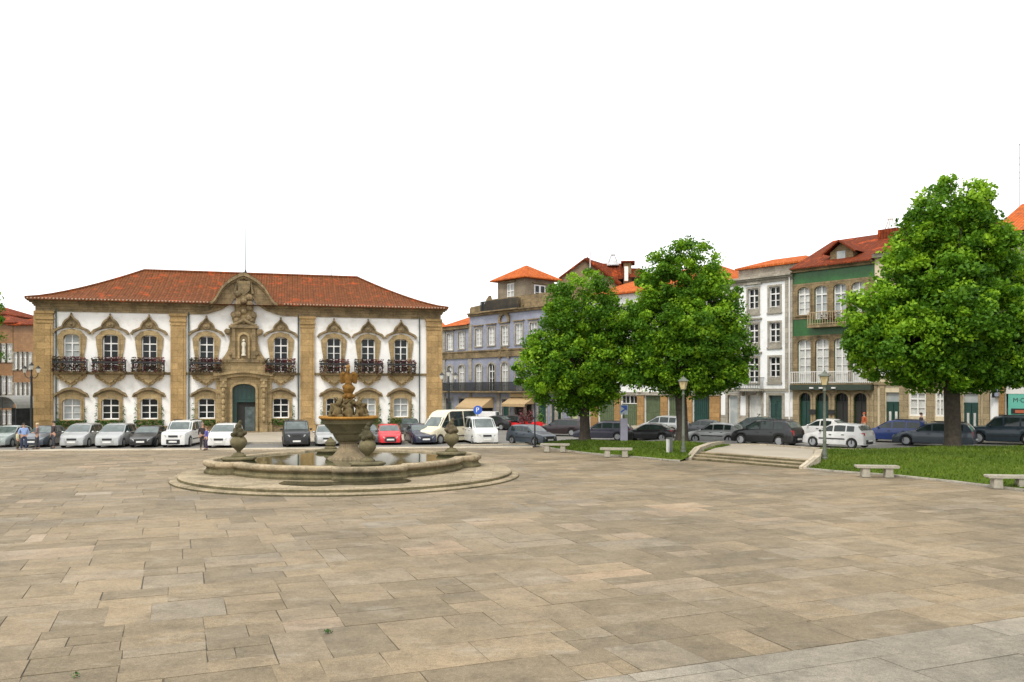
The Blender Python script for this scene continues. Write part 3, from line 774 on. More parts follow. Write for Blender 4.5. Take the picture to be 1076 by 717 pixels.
def make_lawn(front, back, crest, name, seed):
    def fn(u, v):
        a = poly_at(front, u); b_ = poly_at(back, u); x = a[0]+(b_[0]-a[0])*v; y = a[1]+(b_[1]-a[1])*v
        z0 = gz(*a)+.07; z1 = zst(b_[0])+.1
        z = z0+(z1-z0)*v + crest(u)*math.sin(math.pi*min(1,v*1.0))**.8*1.0
        z += .03*math.sin(x*1.7+seed)*math.sin(y*1.3)
        return (x, y, z)
    lo = structure(MB().grid(fn, 60, 24).build(name, M_grass, smooth=60))
    rs = np.random.RandomState(seed); C, T = [], []
    for k in range(16000):
        u, v = rs.rand(), rs.rand(); p = fn(u, v); C.append((p[0], p[1], p[2]+.02)); T.append(.5+.5*math.sin(p[0]*.9+p[1]*.6)*.4+rs.rand()*.35-.15)
    C = np.array(C); n = len(C)
    a = rs.rand(n)*6.28; h = .05+.07*rs.rand(n); ww = .02+.02*rs.rand(n)
    dx, dy = np.cos(a)*ww, np.sin(a)*ww
    V = np.stack([C+np.stack([-dx,-dy,np.zeros(n)-.02],1), C+np.stack([dx,dy,np.zeros(n)-.02],1), C+np.stack([dy*1.5,dx*1.5,h],1)],1).reshape(-1,3)
    me = bpy.data.meshes.new('grass'); me.from_pydata(V.tolist(), [], [(3*i,3*i+1,3*i+2) for i in range(n)]); me.update()
    at = me.attributes.new('tone','FLOAT','FACE'); at.data.foreach_set('value', np.clip(np.array(T),0,1).astype(np.float32))
    me.materials.append(leafmat('grass_blades', [(0,(.05,.085,.008)),(.6,(.10,.16,.012)),(1,(.18,.22,.03))], .3))
    o = bpy.data.objects.new('grass', me); col.objects.link(o); tag(o, 'short green grass covering the raised lawn', 'grass', kind='stuff')
    e = MB()
    for k in range(50):
        a = poly_at(front, k/50); b_ = poly_at(front, (k+1)/50)
        dx, dy = b_[0]-a[0], b_[1]-a[1]; L = math.hypot(dx,dy)+1e-9; nx, ny = dy/L*.16, -dx/L*.16
        za, zb = gz(*a)+.08, gz(*b_)+.08
        e.add([(a[0]+nx,a[1]+ny,za),(b_[0]+nx,b_[1]+ny,zb),(b_[0],b_[1],zb+.005),(a[0],a[1],za+.005),(a[0]+nx,a[1]+ny,za-.12),(b_[0]+nx,b_[1]+ny,zb-.12)], [(0,1,2,3),(4,5,1,0)])
    structure(e.build('lawn_edging', M_granite_g))
    return fn
LF = [W(563,467.5,-.15), W(585,471,-.1), W(611,475,-.08), W(640,478.5,-.05), W(670,481,-.03), W(700,484,0), W(716,485,0)]
LB = [(1.6,59.2), (5.3,56.8), (9.5,54.3), (12.2,52.3), (13.4,50.9)]
lawnL = make_lawn(LF, LB, lambda u: (.42*sst(0,.35,u)+.05)*(1-.75*sst(.8,1,u)), 'lawn', 11)
# steps with cheek walls
SA, SB = Vector((9.45,44.6)), Vector((13.45,39.3))
su = (SB-SA).normalized(); sn = Vector((-su.y, su.x)); 
if sn.y < 0: sn = -sn
SL = (SB-SA).length
M_step = stone('step_granite', (.33,.27,.18), (.12,.10,.06), block=(1.6,.5), amt=.7)
st = MB()
def stq(a, b, n0, n1, z0, z1):
    P = [SA+su*a+sn*n0, SA+su*b+sn*n0, SA+su*b+sn*n1, SA+su*a+sn*n1]
    st.prismz([(p.x,p.y) for p in P], z0, z1)
for k in range(3): stq(0, SL, .42*k, .42*(k+1)+.02, -.05, .125*(k+1)-.003*0)
o = st.build('flight_of_steps', M_step)
st = MB()
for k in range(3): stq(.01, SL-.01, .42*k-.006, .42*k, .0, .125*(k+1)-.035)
st.build('riser', M_fount_m, o); tag(o, 'three low granite steps between the two lawns', 'steps')  # thin strips darker than the treads, so each step stands out
ld = MB(); q = [SA+sn*1.24, SB+sn*1.24]
Lpts = [(q[0].x,q[0].y),(q[1].x,q[1].y),(16.9,47.0),(15.3,50.5),(13.2,51.6)]
ld.add([(x,y,.36) for x,y in Lpts], [tuple(range(5))])
structure(ld.build('landing', M_setts))
def cheek(P, z, label):
    c = MB(); wd = .17
    for (a, za), (b_, zb) in zip(zip(P,z), zip(P[1:],z[1:])):
        d = Vector((b_[0]-a[0], b_[1]-a[1])); n_ = Vector((-d.y,d.x)).normalized()*wd; d = d.normalized()*.0
        V = [(a[0]-n_.x,a[1]-n_.y),(b_[0]-n_.x,b_[1]-n_.y),(b_[0]+n_.x,b_[1]+n_.y),(a[0]+n_.x,a[1]+n_.y)]
        zz = [za,zb,zb,za]
        c.add([(x,y,-.3) for x,y in V]+[(x,y,w_) for (x,y),w_ in zip(V,zz)], [(0,3,2,1),(4,5,6,7),(0,1,5,4),(1,2,6,5),(2,3,7,6),(3,0,4,7)])
    return tag(c.build('cheek_wall', M_kerb), label, 'wall')
cheek([(SA.x-.12,SA.y-.25),(SA.x+.75,SA.y+1.5),(11.6,49.0),(12.9,51.5)], [.13,.55,.62,.55], 'low pale stone wall along the left side of the steps')
cheek([(SB.x+.1,SB.y-.25),(SB.x+1.25,SB.y+1.1),(16.2,44.2),(17.4,46.8)], [.13,.55,.55,.42], 'low pale stone wall along the right side of the steps')
RF_ = [(SB.x+.35,SB.y-.3), W(876,496,0), W(944,501,0), W(1001,507,0), W(1076,516,0), W(1180,532,0), W(1300,552,0)]
RB = [(17.2,46.9), (20.5,45.9), (25.3,47.3), (31,47.6), (48,45.6)]
lawnR = make_lawn(RF_, RB, lambda u: .40*sst(0,.25,u)+.05, 'lawn', 12)
# tufts in the joints
for k, (px, py) in enumerate(((344,666),(80,712))):
    x, y = W(px, py); rs = np.random.RandomState(k)
    P = rs.normal(size=(26,3))*np.array([.03,.03,.0])+np.array([x,y,.02]); P[:,2] += rs.rand(26)*.04
    tag(leaf_mesh("weed", P, .035 if k else .045, M_ivy, None, None, k), ('small green weed in a slab joint in front of the fountain' if k == 0 else 'tiny weed between slabs at the lower left edge'), 'weed')

# ------------------------------------------------------------------ trees
def tree(x, y, z0, blobs, trunk_r, label, seed, fork, group='broadleaf trees around the plaza', leaves=34000, leaf=.2, lean=0, twig=None):
    T = empty('tree', (x,y,z0), 0, label, 'tree', group)
    rs = np.random.RandomState(seed)
    tr = MB()
    prof = [(1.7,-.3),(1.35,.05),(1.1,.35),(1,.9),(.95,fork*.7),(.9,fork),(.7,fork+1.5)]
    n = 12; vs = []
    for k,(r,z) in enumerate(prof):
        for i in range(n):
            a = 2*math.pi*i/n; rr = trunk_r*r*(1+.08*math.sin(3*a+k)+.05*rs.randn()); vs.append((rr*math.cos(a)+.04*math.sin(z*1.3), rr*math.sin(a), z))
    tr.add(vs, [(k*n+i,k*n+(i+1)%n,(k+1)*n+(i+1)%n,(k+1)*n+i) for k in range(len(prof)-1) for i in range(n)])
    tr.build('trunk', M_bark, T, smooth=60)
    for b_ in blobs:
        c = b_[:3]; lm = MB(); p0 = Vector((0,0,fork-.5)); p3 = Vector(c); p1 = p0.lerp(p3,.5)+Vector((0,0,.3)); 
        lm.tube(p0,p1,trunk_r*.5,trunk_r*.33); lm.tube(p1,p3,trunk_r*.33,trunk_r*.1)
        for q in range(4):
            d = Vector(rs.normal(size=3)); d.z = abs(d.z); lm.tube(p1.lerp(p3,.3+.2*q), p3+d*b_[3]*.45, trunk_r*.16, .02, 5)
        lm.build('limb', M_bark, T, smooth=60)
    # leaf clusters on and below the surface of the crown
    vol = np.array([b_[3]*b_[4]*b_[5] for b_ in blobs])**.72; vol /= vol.sum()
    ncl = int(leaves*1.7/95); C, TN = [], []
    B = np.array(blobs)
    for k in range(ncl):
        b_ = B[rs.choice(len(B), p=vol)]
        d = rs.normal(size=3); d /= np.linalg.norm(d)
        r_ = 1.1-.62*rs.rand()**1.6
        c = b_[:3]+d*b_[3:6]*r_
        inside = ((((c-B[:,:3])/B[:,3:6])**2).sum(1) < .45).sum()
        if inside > 0 and rs.rand() < .45: continue
        s = .28+.38*rs.rand(); m_ = int(60+80*rs.rand())
        pts = rs.normal(size=(m_,3)); pts /= np.linalg.norm(pts,axis=1)[:,None]; pts *= (rs.rand(m_,1)**.45)
        pts = pts*np.array([s,s,s*.72])*1.15; pts[:,2] -= .25*(pts[:,0]**2+pts[:,1]**2)
        C.append(c+pts); toplit = .55 if rs.rand() < (.28+.3*max(0,d[2])) else .0  # pale clumps at random, more on top: light from above put into tone
        base = .30+.22*rs.rand()+toplit*.55
        TN.append(base+.22*(rs.rand(m_)-.5)+.25*(pts[:,2]/s > .25)*toplit)  # clump tops paler still, as if lit from above
    C = np.concatenate(C); TN = np.clip(np.concatenate(TN), 0, 1)
    keep = C[:,2] > fork-1.2; C, TN = C[keep], TN[keep]
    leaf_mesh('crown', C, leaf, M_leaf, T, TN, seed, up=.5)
    return T
def blob(px, py, rx, ry, T, dy=0, rd=None):
    """crown lobe seen at a place of the photograph, at the tree's own distance"""
    Y = T[1]+dy; k = F/Y; return ((px-HX)/k-T[0], dy, CH-(py-HY)/k-T[2], rx/k*1.04, (rd or rx)/k, ry/k*1.04)
T1 = ((614-HX)/F*55, 55.0, .3)
tree(*T1, [blob(612,325,33,36,T1), blob(590,345,26,28,T1,-.5), blob(583,370,27,25,T1,.6), blob(578,392,32,26,T1,0), blob(610,382,36,36,T1,-.8), blob(638,372,24,34,T1,.3), blob(636,398,24,24,T1,-.3), blob(598,409,32,17,T1,.6), blob(614,425,16,12,T1,.2), blob(640,340,22,26,T1,.8)],
     .33, 'broad leafy tree on the left lawn in front of the blue tiled house', 21, 2.9, leaves=50000)
T2 = ((716-HX)/F*53.2, 53.2, .35)
tree(*T2, [blob(722,290,32,32,T2), blob(700,300,26,30,T2,.5), blob(746,315,26,30,T2,-.4), blob(690,338,34,32,T2,0), blob(735,345,40,36,T2,-.8), blob(758,365,26,30,T2,.4), blob(706,376,42,30,T2,.2), blob(748,388,32,24,T2,-.2), blob(665,345,22,30,T2,.5), blob(680,386,26,20,T2,-.5), blob(722,399,34,14,T2,.5)],
     .36, 'tall leafy tree on the left lawn behind the green lamp post', 22, 3.3, leaves=62000)
T3 = ((1000-HX)/F*44.7, 44.7, .5)
tree(*T3, [blob(1003,230,34,36,T3), blob(975,250,30,30,T3,.4), blob(1030,262,30,32,T3,-.3), blob(1000,290,48,42,T3,0), blob(958,285,30,28,T3,.5), blob(925,330,33,26,T3,.2), blob(1010,335,56,40,T3,-.9), blob(950,365,48,32,T3,-.3), blob(1046,350,36,40,T3,.4), blob(998,380,54,30,T3,.3), blob(922,354,26,25,T3,-.4), blob(1050,388,30,20,T3,0)],
     .40, 'tallest leafy tree, on the right lawn before the cream house', 23, 4.2, leaves=84000, leaf=.215)
T4 = ((1120-HX)/F*45.5, 45.5, .5)
tree(*T4, [blob(1110,300,44,44,T4), blob(1080,300,26,36,T4,.5), blob(1082,345,30,32,T4,-.4), blob(1120,350,50,46,T4,0), blob(1160,320,44,50,T4,0)],
     .42, 'leafy tree cut off by the right edge of the photo', 24, 4.2, leaves=26000)
T5 = ((-55-HX)/F*62, 62.0, -.2)
tree(*T5, [blob(-45,330,34,34,T5), blob(-16,319,15,12,T5), blob(-25,350,18,14,T5,.4), blob(-45,370,36,30,T5), blob(-70,345,30,36,T5)],
     .30, 'tree whose branch tips show at the left edge', 25, 3.2, leaves=16000)
# ================================================================== fountain
FC = (-7.2, 36.9)
M_fountr = stone('rim_granite', (.36,.29,.19), (.07,.065,.04), block=(1.3,3), amt=.75)
fo = empty('fountain', (FC[0], FC[1], 0), 0, 'baroque stone fountain with lobed pool, tall bowl and crowned bird on top', 'fountain')
SC_ = (0.2, -.6)
for k,(r, z0, z1) in enumerate(((7.3,-.2,.1),(6.98,.1,.24))):
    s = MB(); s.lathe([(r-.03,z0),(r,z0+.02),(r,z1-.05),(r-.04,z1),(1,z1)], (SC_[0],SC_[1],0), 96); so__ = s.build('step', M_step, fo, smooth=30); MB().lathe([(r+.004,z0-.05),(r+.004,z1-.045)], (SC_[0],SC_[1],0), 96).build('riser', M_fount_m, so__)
LOB = [R(-69), R(21), R(111), R(196.5)]
def pr(a):
    r = 4.95
    r = 4.72+.28*math.cos(a-R(20))**2
    for j, L in enumerate(LOB):
        d = abs((a-L+math.pi) % (2*math.pi)-math.pi)
        if d < .31: r = max(r, r+(.62 if j%2 == 0 else .95)*math.sqrt(max(0,1-(d/.31)**2))**.75)
    return r
n = 240
def ringpts(off): return [((pr(2*math.pi*i/n)+off)*math.cos(2*math.pi*i/n), (pr(2*math.pi*i/n)+off)*math.sin(2*math.pi*i/n)) for i in range(n)]
prof = [(.02,.2),(.05,.24),(.05,.34),(-.02,.38),(-.06,.46),(-.02,.54),(.06,.57),(.09,.62),(.09,.7),(.05,.75),(-.02,.77),(-.3,.77),(-.36,.74),(-.38,.68),(-.38,.2)]
pw = MB(); R_ = [ringpts(o_) for o_, _ in prof]; vs = []
for P, (_, z) in zip(R_, prof): vs += [(x,y,z) for x,y in P]
pw.add(vs, [(k*n+i,k*n+(i+1)%n,(k+1)*n+(i+1)%n,(k+1)*n+i) for k in range(5,len(prof)-1) for i in range(n)])
pw.build('pool_wall', M_fountr, fo, smooth=45)
pw = MB(); pw.add(vs, [(k*n+i,k*n+(i+1)%n,(k+1)*n+(i+1)%n,(k+1)*n+i) for k in range(5) for i in range(n)]); pw.build('pool_base', M_fount_m, fo, smooth=45)
wt = MB(); P = ringpts(-.35); wt.add([(x,y,.69) for x,y in P], [tuple(range(n))])
wo = wt.build('water', water_mat(), None, loc=(FC[0],FC[1],0)); structure(wo)
bt = MB(); bt.add([(x,y,.3) for x,y in P], [tuple(range(n))]); bt.build('pool_floor', M_fount_m, fo)
# water spilled on the lower step
M_wet = flat('wet_stone', (.03,.026,.016), .12, var=.4, scale=2)
ws = MB(); ws.grid(lambda u,v: ((5.3+(1.55+.25*math.sin(u*9)+.1*math.sin(u*23))*math.sin(math.pi*u)**.4*v)*math.cos(R(-106+52*u)), (5.3+(1.55+.25*math.sin(u*9)+.1*math.sin(u*23))*math.sin(math.pi*u)**.4*v)*math.sin(R(-106+52*u)), .246), 30, 2)
tag(ws.build('puddle', M_wet, None, loc=(FC[0],FC[1],.0)), kind='structure')
# centre: plinth, foot, bowl
ft = MB()
ft.lathe([(1.0,.3),(1.0,.62),(.92,.7),(.86,.76),(.72,.8),(.62,.9),(.5,1.05),(.42,1.2),(.38,1.36),(.44,1.4),(.4,1.44)], n=28)
ft.build('foot', M_fount, fo, smooth=35)
bw = MB(); bw.lathe([(.4,1.42),(.5,1.46),(.58,1.56),(.66,1.7),(.68,1.78),(.78,1.82),(.84,1.94),(.97,2.08),(1.06,2.2),(1.12,2.24),(1.14,2.36),(1.2,2.42)], n=40)
bw.build('bowl', M_fount_m, fo, smooth=35)
bw = MB(); bw.lathe([(1.19,2.42),(1.28,2.46),(1.3,2.5),(1.27,2.56),(1.12,2.54),(.9,2.44),(.3,2.4)], n=40); bw.build('bowl_rim', M_statue, fo, smooth=35)
def blobby(name, parts, mat, parent, voxel=.035, loc=None):
    m = MB()
    for p in parts:
        if p[0] == 'b': m.ball(p[1], p[2], 8, *(p[3] if len(p) > 3 else (1,1,1)))
        else: m.tube(p[1], p[2], p[3], p[4] if len(p) > 4 else p[3], 8)
    tmp = m.build(name+'_raw', mat); md = tmp.modifiers.new('r','REMESH'); md.mode = 'VOXEL'; md.voxel_size = voxel; md.use_smooth_shade = True
    sm = tmp.modifiers.new('s','SMOOTH'); sm.iterations = 2; sm.factor = .4
    dg = bpy.context.evaluated_depsgraph_get(); me = bpy.data.meshes.new_from_object(tmp.evaluated_get(dg)); me.name = name
    bpy.data.objects.remove(tmp)
    o = bpy.data.objects.new(name, me); col.objects.link(o)
    if parent: o.parent = parent
    if loc: o.location = loc
    return o
rs_ = random.Random(5)
pp = [('t',(0,0,2.4),(0,0,3.3),.3,.2)]
for i in range(8):            # children and fish writhing round the stem
    a = i*math.pi/4+.2; c, s = math.cos(a), math.sin(a); rr = .66
    pp += [('b',(c*rr,s*rr,2.72),.2,(1,1,1.25)), ('b',(c*rr*.95,s*rr*.95,3.0+.1*(i%2)),.13), ('t',(c*rr,s*rr,2.8),(c*.3,s*.3,3.1),.08),
           ('t',(c*rr,s*rr,2.6),(math.cos(a+.4)*.85,math.sin(a+.4)*.85,2.5),.08), ('t',(c*rr*1.1,s*rr*1.1,2.85),(math.cos(a-.35)*.8,math.sin(a-.35)*.8,3.1),.06),
           ('b',(math.cos(a+.4)*.85,math.sin(a+.4)*.85,2.56),.11)]
for i in range(14):
    a = i*.449; pp += [('b',(math.cos(a)*.5,math.sin(a)*.5,2.95+.3*math.sin(i*2.3)),.1), ('b',(math.cos(a)*.82,math.sin(a)*.82,2.6+.12*math.sin(i*1.7)),.085), ('t',(math.cos(a)*.4,math.sin(a)*.4,3.1),(math.cos(a+.5)*.66,math.sin(a+.5)*.66,3.28+.1*(i%2)),.05,.03)]
blobby('figures', pp, M_fig, fo, .024)
pp = [('t',(0,0,3.2),(0,0,3.5),.2,.14), ('b',(0,0,3.75),.26,(1,1,1.05)), ('b',(0,0,3.5),.2,(1,1,.5))]
for i in range(5):
    a = i*1.257; pp += [('b',(math.cos(a)*.2,math.sin(a)*.2,3.78+.06*(i%2)),.1), ('b',(math.cos(a)*.2,math.sin(a)*.2,3.42),.1)]
blobby('globe', pp, M_statue, fo, .025)
pp = [('b',(0,0,4.2),.2,(1,.9,1.3)), ('b',(0,-.03,4.02),.16), ('t',(0,-.04,4.35),(0,-.1,4.55),.09,.07), ('b',(0,-.12,4.6),.09), ('t',(0,-.17,4.6),(0,-.26,4.42),.04,.02),
      ('t',(0,.1,4.0),(0,.25,3.85),.09,.05)]
for sx in (-1,1):
    pp += [('t',(sx*.14,.0,4.4),(sx*.3,.04,4.42),.1,.1), ('t',(sx*.3,.04,4.42),(sx*.3,.06,3.98),.11,.06), ('t',(sx*.22,.04,4.35),(sx*.22,.06,4.0),.09,.05), ('t',(sx*.08,-.1,4.05),(sx*.1,-.12,3.95),.05)]
pel = blobby('bird_statue', pp, M_statue, fo, .022)
cr = MB(); cr.lathe([(.06,4.66),(.09,4.7),(.08,4.76),(.03,4.8)],(0,-.12,0),8); cr.tube((0,-.12,4.78),(0,-.12,4.88),.012); cr.build('crown_ornament', M_statue, fo)
# four urns standing in the pool
labels = ['carved stone urn nearest the camera in the front lobe of the pool', 'carved stone urn at the right end of the pool', 'mossy stone pedestal urn behind the foot of the bowl', 'carved stone urn at the left end of the pool']
UR = [(1.45,-3.6),(4.4,1.8),(-1.55,3.5),(-4.45,-1.2)]
for i, (dx, dy) in enumerate(UR):
    u = empty('urn', (FC[0]+dx, FC[1]+dy, .3), .4*i, labels[i], 'urn', 'stone urns standing in the fountain pool')
    p = MB(); p.lathe([(.55,0),(.58,.3),(.66,.42),(.74,.46),(.74,.52),(.66,.55),(.3,.56)], n=8); p.lathe([(.3,.55),(.3,.62),(.24,.66),(.2,.72)], n=16)
    p.build('pedestal', M_fount_m, u)
    if i == 2:
        q = MB(); q.lathe([(.2,.7),(.26,.76),(.26,.9),(.2,.95),(.1,1.05),(.04,1.15)], n=16); q.build('finial', M_fount_m, u, smooth=40); continue
    b = MB(); b.lathe([(.1,.7),(.08,.78),(.12,.84),(.25,.95),(.34,1.1),(.35,1.22),(.28,1.36),(.2,1.42),(.26,1.46)], n=20); b.build('vase', M_fount_m, u, smooth=40)
    pp = [('t',(0,0,1.35),(0,0,1.75),.22,.17), ('b',(0,0,1.88),.13), ('b',(.05,-.03,2.03),.09), ('b',(-.12,.05,1.7),.12), ('b',(.13,-.08,1.62),.12)]
    for k in range(6):
        a = k*1.047; pp += [('b',(math.cos(a)*.25,math.sin(a)*.25,1.5+.07*(k%2)),.1), ('t',(math.cos(a)*.18,math.sin(a)*.18,1.45),(math.cos(a+.5)*.1,math.sin(a+.5)*.1,1.78),.05,.04)]
    pp += [('t',(.1,0,1.68),(.24,.02,1.56),.05,.04), ('t',(-.1,0,1.7),(-.2,-.05,1.84),.045,.035)]
    blobby('carving', pp, M_fount_m if i != 1 else M_fount, u, .024)
# ================================================================== the long row of houses on the right
def house(px0, px1, label, base, cat='building', name='town_house', group='old houses in the row along the right street', s0=None, s1=None):
    s0 = PR.s_(px0) if s0 is None else s0; s1 = PR.s_(px1) if s1 is None else s1
    x, y = PR.pt(s0); o = empty(name, (x, y, 0), PR.ang, label, cat, group)
    return o, s0, s1-s0
def mkx(s0): return lambda px: PR.s_(px)-s0
def Zr(px, py): return PR.z(px, py)

# ---- white four storey house ------------------------------------------------------------
hw, s0, L = house(757.5, 833.3, 'narrow white four storey house with grey window surrounds beside the green tiled house', .3)
X = mkx(s0)
cols = [X(770), X(791.6), X(814)]
EZ = Zr(800, 294)
H = []; specs = []
for ci, px in enumerate((770, 791.6, 814)):
    for r, (yt, yb) in enumerate(((303.5,330),(340.5,366),(376,402))):
        zt, zb = Zr(791.6, yt), Zr(791.6, yb)
        w_ = 1.02
        H.append((cols[ci]-w_/2, cols[ci]+w_/2, zb, zt)); specs.append((cols[ci], zb, w_, zt-zb, r, ci))
zg = Zr(791.6, 415.5)
DX = [(X(765),X(775.5)),(X(786.5),X(800)),(X(808),X(822))]
for a, b in DX: H.append((a, b, -.2, zg))
m = MB().wall(0, L, -.5, EZ, H, dep=.3); m.box(0.003,L-.003,.55,12,-.5,EZ); m.build('wall', M_white2, hw)
for (x, zb, w_, h_, r, ci) in specs:
    w = window(hw, x, zb, w_, h_, .0, rows=3, cols=2, surround=M_granite_g, sw=.15, dep=.2, transom=.72, bar=.05)
    if r < 2 or ci != 1: MB().box(x-w_/2+.02,x+w_/2-.02,.05,.12,zb+.02,zb+h_*.2).build('panel', M_granite_g, w)
    if ci == 1: MB().box(x-.85,x+.85,-.22,.02,zb+h_+.34,zb+h_+.48).build('hood', M_granite_g, hw)
tr = MB(); zc = Zr(791.6, 410)
tr.box(0.0,L,-.09,.02,zc-.12,zc+.12)
tr.box(X(825.5),L,-.1,.02,zc+.13,EZ-.02)
tr.build('string_course', M_granite_g, hw)
xs = [0]+[v for d in DX for v in d]+[L]
for a, b in zip(xs[0::2], xs[1::2]): MB().box(a+(.22 if a>0 else 0),b-(.22 if b<L else 0),-.05,.01,-.4,Zr(791,437)).build('plinth', M_granite_g, hw)
for i,(a,b) in enumerate(DX):
    s = MB(); s.box(a-.22,a,-.08,.2,-.3,zg+.22); s.box(b,b+.22,-.08,.2,-.3,zg+.22); s.box(a,b,-.08,.2,zg,zg+.22); s.build('door_surround', M_granite_g, hw)
    d = MB()
    if i == 2:
        for k in range(2): 
            q = a+(b-a)*k/2; d.box(q+.04,q+(b-a)/2-.02,.2,.25,.2,zg-.5); d.box(q+.14,q+(b-a)/2-.14,.17,.2,.5,1.3); d.box(q+.14,q+(b-a)/2-.14,.17,.2,1.5,zg-.7)
        d.box(a,b,.2,.26,zg-.48,zg-.02); d.build('door', M_greendoor, hw)
    else:
        d.box(a+.05,b-.05,.22,.25,.2,zg-.05); o = d.build('shop_window', M_curtain if i==1 else M_blind, hw)
        f = MB(); f.box(a,a+.08,.18,.26,.2,zg); f.box(b-.08,b,.18,.26,.2,zg); f.box(a+.08,b-.08,.18,.26,zg-.1,zg); f.build('frame', M_frame, o)
cn = MB()
for k,(e,z0,z1) in enumerate(((.1,0,.25),(.25,.25,.4),(.45,.4,.55))): cn.box(-.0,L,-e,.1,EZ+z0-.3,EZ+z1-.3)
cn.build('cornice', M_granite_g, hw)
bx0, bx1 = X(777.5), X(803.5); bz = Zr(791,410)
bo = MB().box(bx0,bx1,-.8,.0,bz-.1,bz+.06).build('balcony', M_granite_g, hw)
railing(bx0+.05,bx1-.05,bz+.06,1.0,.75,step=.16).build('railing', flat('grey_iron',(.12,.13,.13),.5,.3), bo)
q = MB(); 
for xx in (bx0+.4,bx1-.4): q.prism([(xx-.12,bz-.1),(xx+.12,bz-.1),(xx+.1,bz-.5),(xx-.1,bz-.5)],-.5,0)
q.build('bracket', M_granite_g, bo)
at = MB(); at.add([(0,-.3,EZ+.27),(L,-.3,EZ+.27),(L,5,EZ+1.15),(0,5,EZ+1.15)], [(0,1,2,3)]); at.add([(0,5,EZ+1.15),(L,5,EZ+1.15),(L,11,EZ+.3),(0,11,EZ+.3)], [(0,1,2,3)])
at.build('roof', stone('weathered_roof',(.42,.33,.25),(.3,.2,.14),block=(.3,.3)), hw)
ax0, ax1 = .8, L-.2
at = MB(); at.box(ax0,ax1,1.5,8,EZ+.3,EZ+1.35); at.build('attic_wall', M_granite_g, hw)
hip_roof(ax0-.2,ax1+.2,1.2,8.3,EZ+1.4,1.0,1.0,inset=1.6).build('attic_roof', M_roof_o, hw)
pp = MB(); x = L-.25; pp.tube((x,-.14,.3),(x,-.14,EZ),.05); pp.build('downpipe', M_frame, hw)
text_mesh('lettering','ZEN',.5,M_dark,hw,(X(797.5),.2,.75),(R(90),R(-90),0))

# ---- green tiled house ------------------------------------------------------------------
hg, s0, L = house(833.5, 918.5, 'green tiled house with arched windows, stone facings and a dormer in its worn red roof', .3)
X = mkx(s0)
EZ = Zr(875, 281)
zA, zB = Zr(866, 302), Zr(866, 337)
H = []; up = []
for i,(a,b) in enumerate(((839,851),(857,869),(876,890),(895.5,909))):
    xc = (X(a)+X(b))/2; w_ = 1.08
    z0 = {0:Zr(845,331),1:Zr(862,335.5),2:Zr(883,336),3:Zr(902,328)}[i]; zt = Zr(866,300)
    H.append((xc-w_/2,xc+w_/2,z0,zt)); up.append((xc,z0,w_,zt-z0,i))
lo = []
for i,(a,b) in enumerate(((839.5,851.5),(857.5,871),(877,891.5),(896,910))):
    xc = (X(a)+X(b))/2; w_ = 1.16; z0 = Zr(866,401.5); zt = Zr(866,356)
    H.append((xc-w_/2,xc+w_/2,z0,zt)); lo.append((xc,z0,w_,zt-z0,i))
gd = []
for i,(a,b) in enumerate(((840.5,852.5),(857.6,871.5),(877.6,892),(897.5,911.5))):
    xa, xb = X(a), X(b); H.append((xa,xb,-.2,Zr(875,413))); gd.append((xa,xb))
m = MB().wall(0,L,-.5,EZ,H,dep=.3); m.box(.003,L-.003,.6,13,-.5,EZ); m.build('wall', M_green, hg)
fc_ = MB()      # stone facings
zf0, zf1 = Zr(866,406), Zr(866,410)
def facing(mb, z0, z1, holes, x0=0, x1=L, y=-.05):
    mb.wall(x0,x1,z0,z1,[h for h in holes if h[3] > z0 and h[2] < z1], y=y, dep=.06)
    mb.add([(x0,y,z1),(x1,y,z1),(x1,0,z1),(x0,0,z1)],[(0,1,2,3)]); mb.add([(x0,y,z0),(x1,y,z0),(x1,0,z0),(x0,0,z0)],[(3,2,1,0)])
def clamp(hs, z0, z1): return [(a,b,max(z0,c),min(z1,d)) for a,b,c,d in hs if d > z0 and c < z1]
facing(fc_, Zr(866,402), Zr(866,352), clamp(H,Zr(866,402),Zr(866,352)))
facing(fc_, Zr(866,334), Zr(866,296), clamp(H,Zr(866,334),Zr(866,296)))
fc_.build('stone_facing', M_granite_d, hg)
gf = MB(); facing(gf, -.5, Zr(866,409.5), clamp(H,-.5,Zr(866,409.5)), y=-.08); gf.build('ground_floor_facing', M_tan, hg)
for (x,z0,w_,h_,i) in up:
    window(hg, x, z0, w_, h_, .32, pane=(M_curtain if i in (0,3) else M_blind), rows=3, cols=2, surround=M_granite_d, sw=.14, dep=.15, transom=.74, sill=(i in (0,3)), proud=.1)
for (x,z0,w_,h_,i) in lo:
    window(hg, x, z0, w_, h_, .3, pane=M_curtain, rows=4, cols=2, surround=M_frame if False else M_granite_d, sw=.1, dep=.14, transom=.78, sill=False, proud=.1, fw=.1)
bz = Zr(875,341)
for a,b in ((X(853),X(894)),):
    bo = MB().box(a,b,-.75,.0,bz-.22,bz).build('balcony', M_granite_d, hg)
    railing(a+.05,b-.05,bz,1.0,.7,step=.2,r=.02).build('railing', flat('ochre_iron',(.36,.27,.15),.6), bo)
    rs = np.random.RandomState(3); P = np.stack([a+.8+1.8*rs.rand(160), -.5+.3*rs.rand(160), bz+.1+.8*rs.rand(160)],1); leaf_mesh('potted_plants', P, .16, M_flower, bo, rs.rand(160)*.9, 3)
bz = Zr(866,403)
bo = MB().box(0,L,-.5,.0,bz-.1,bz).build('balcony', M_granite_d, hg)
railing(.05,L-.05,bz,.95,.46,step=.16,r=.016).build('railing', M_frame, bo)
fa = MB(); fa.box(.0,L,-.56,-.02,Zr(866,410),bz-.12); fa.build('fascia', flat('dark_green_fascia',(.03,.045,.03),.5), hg)
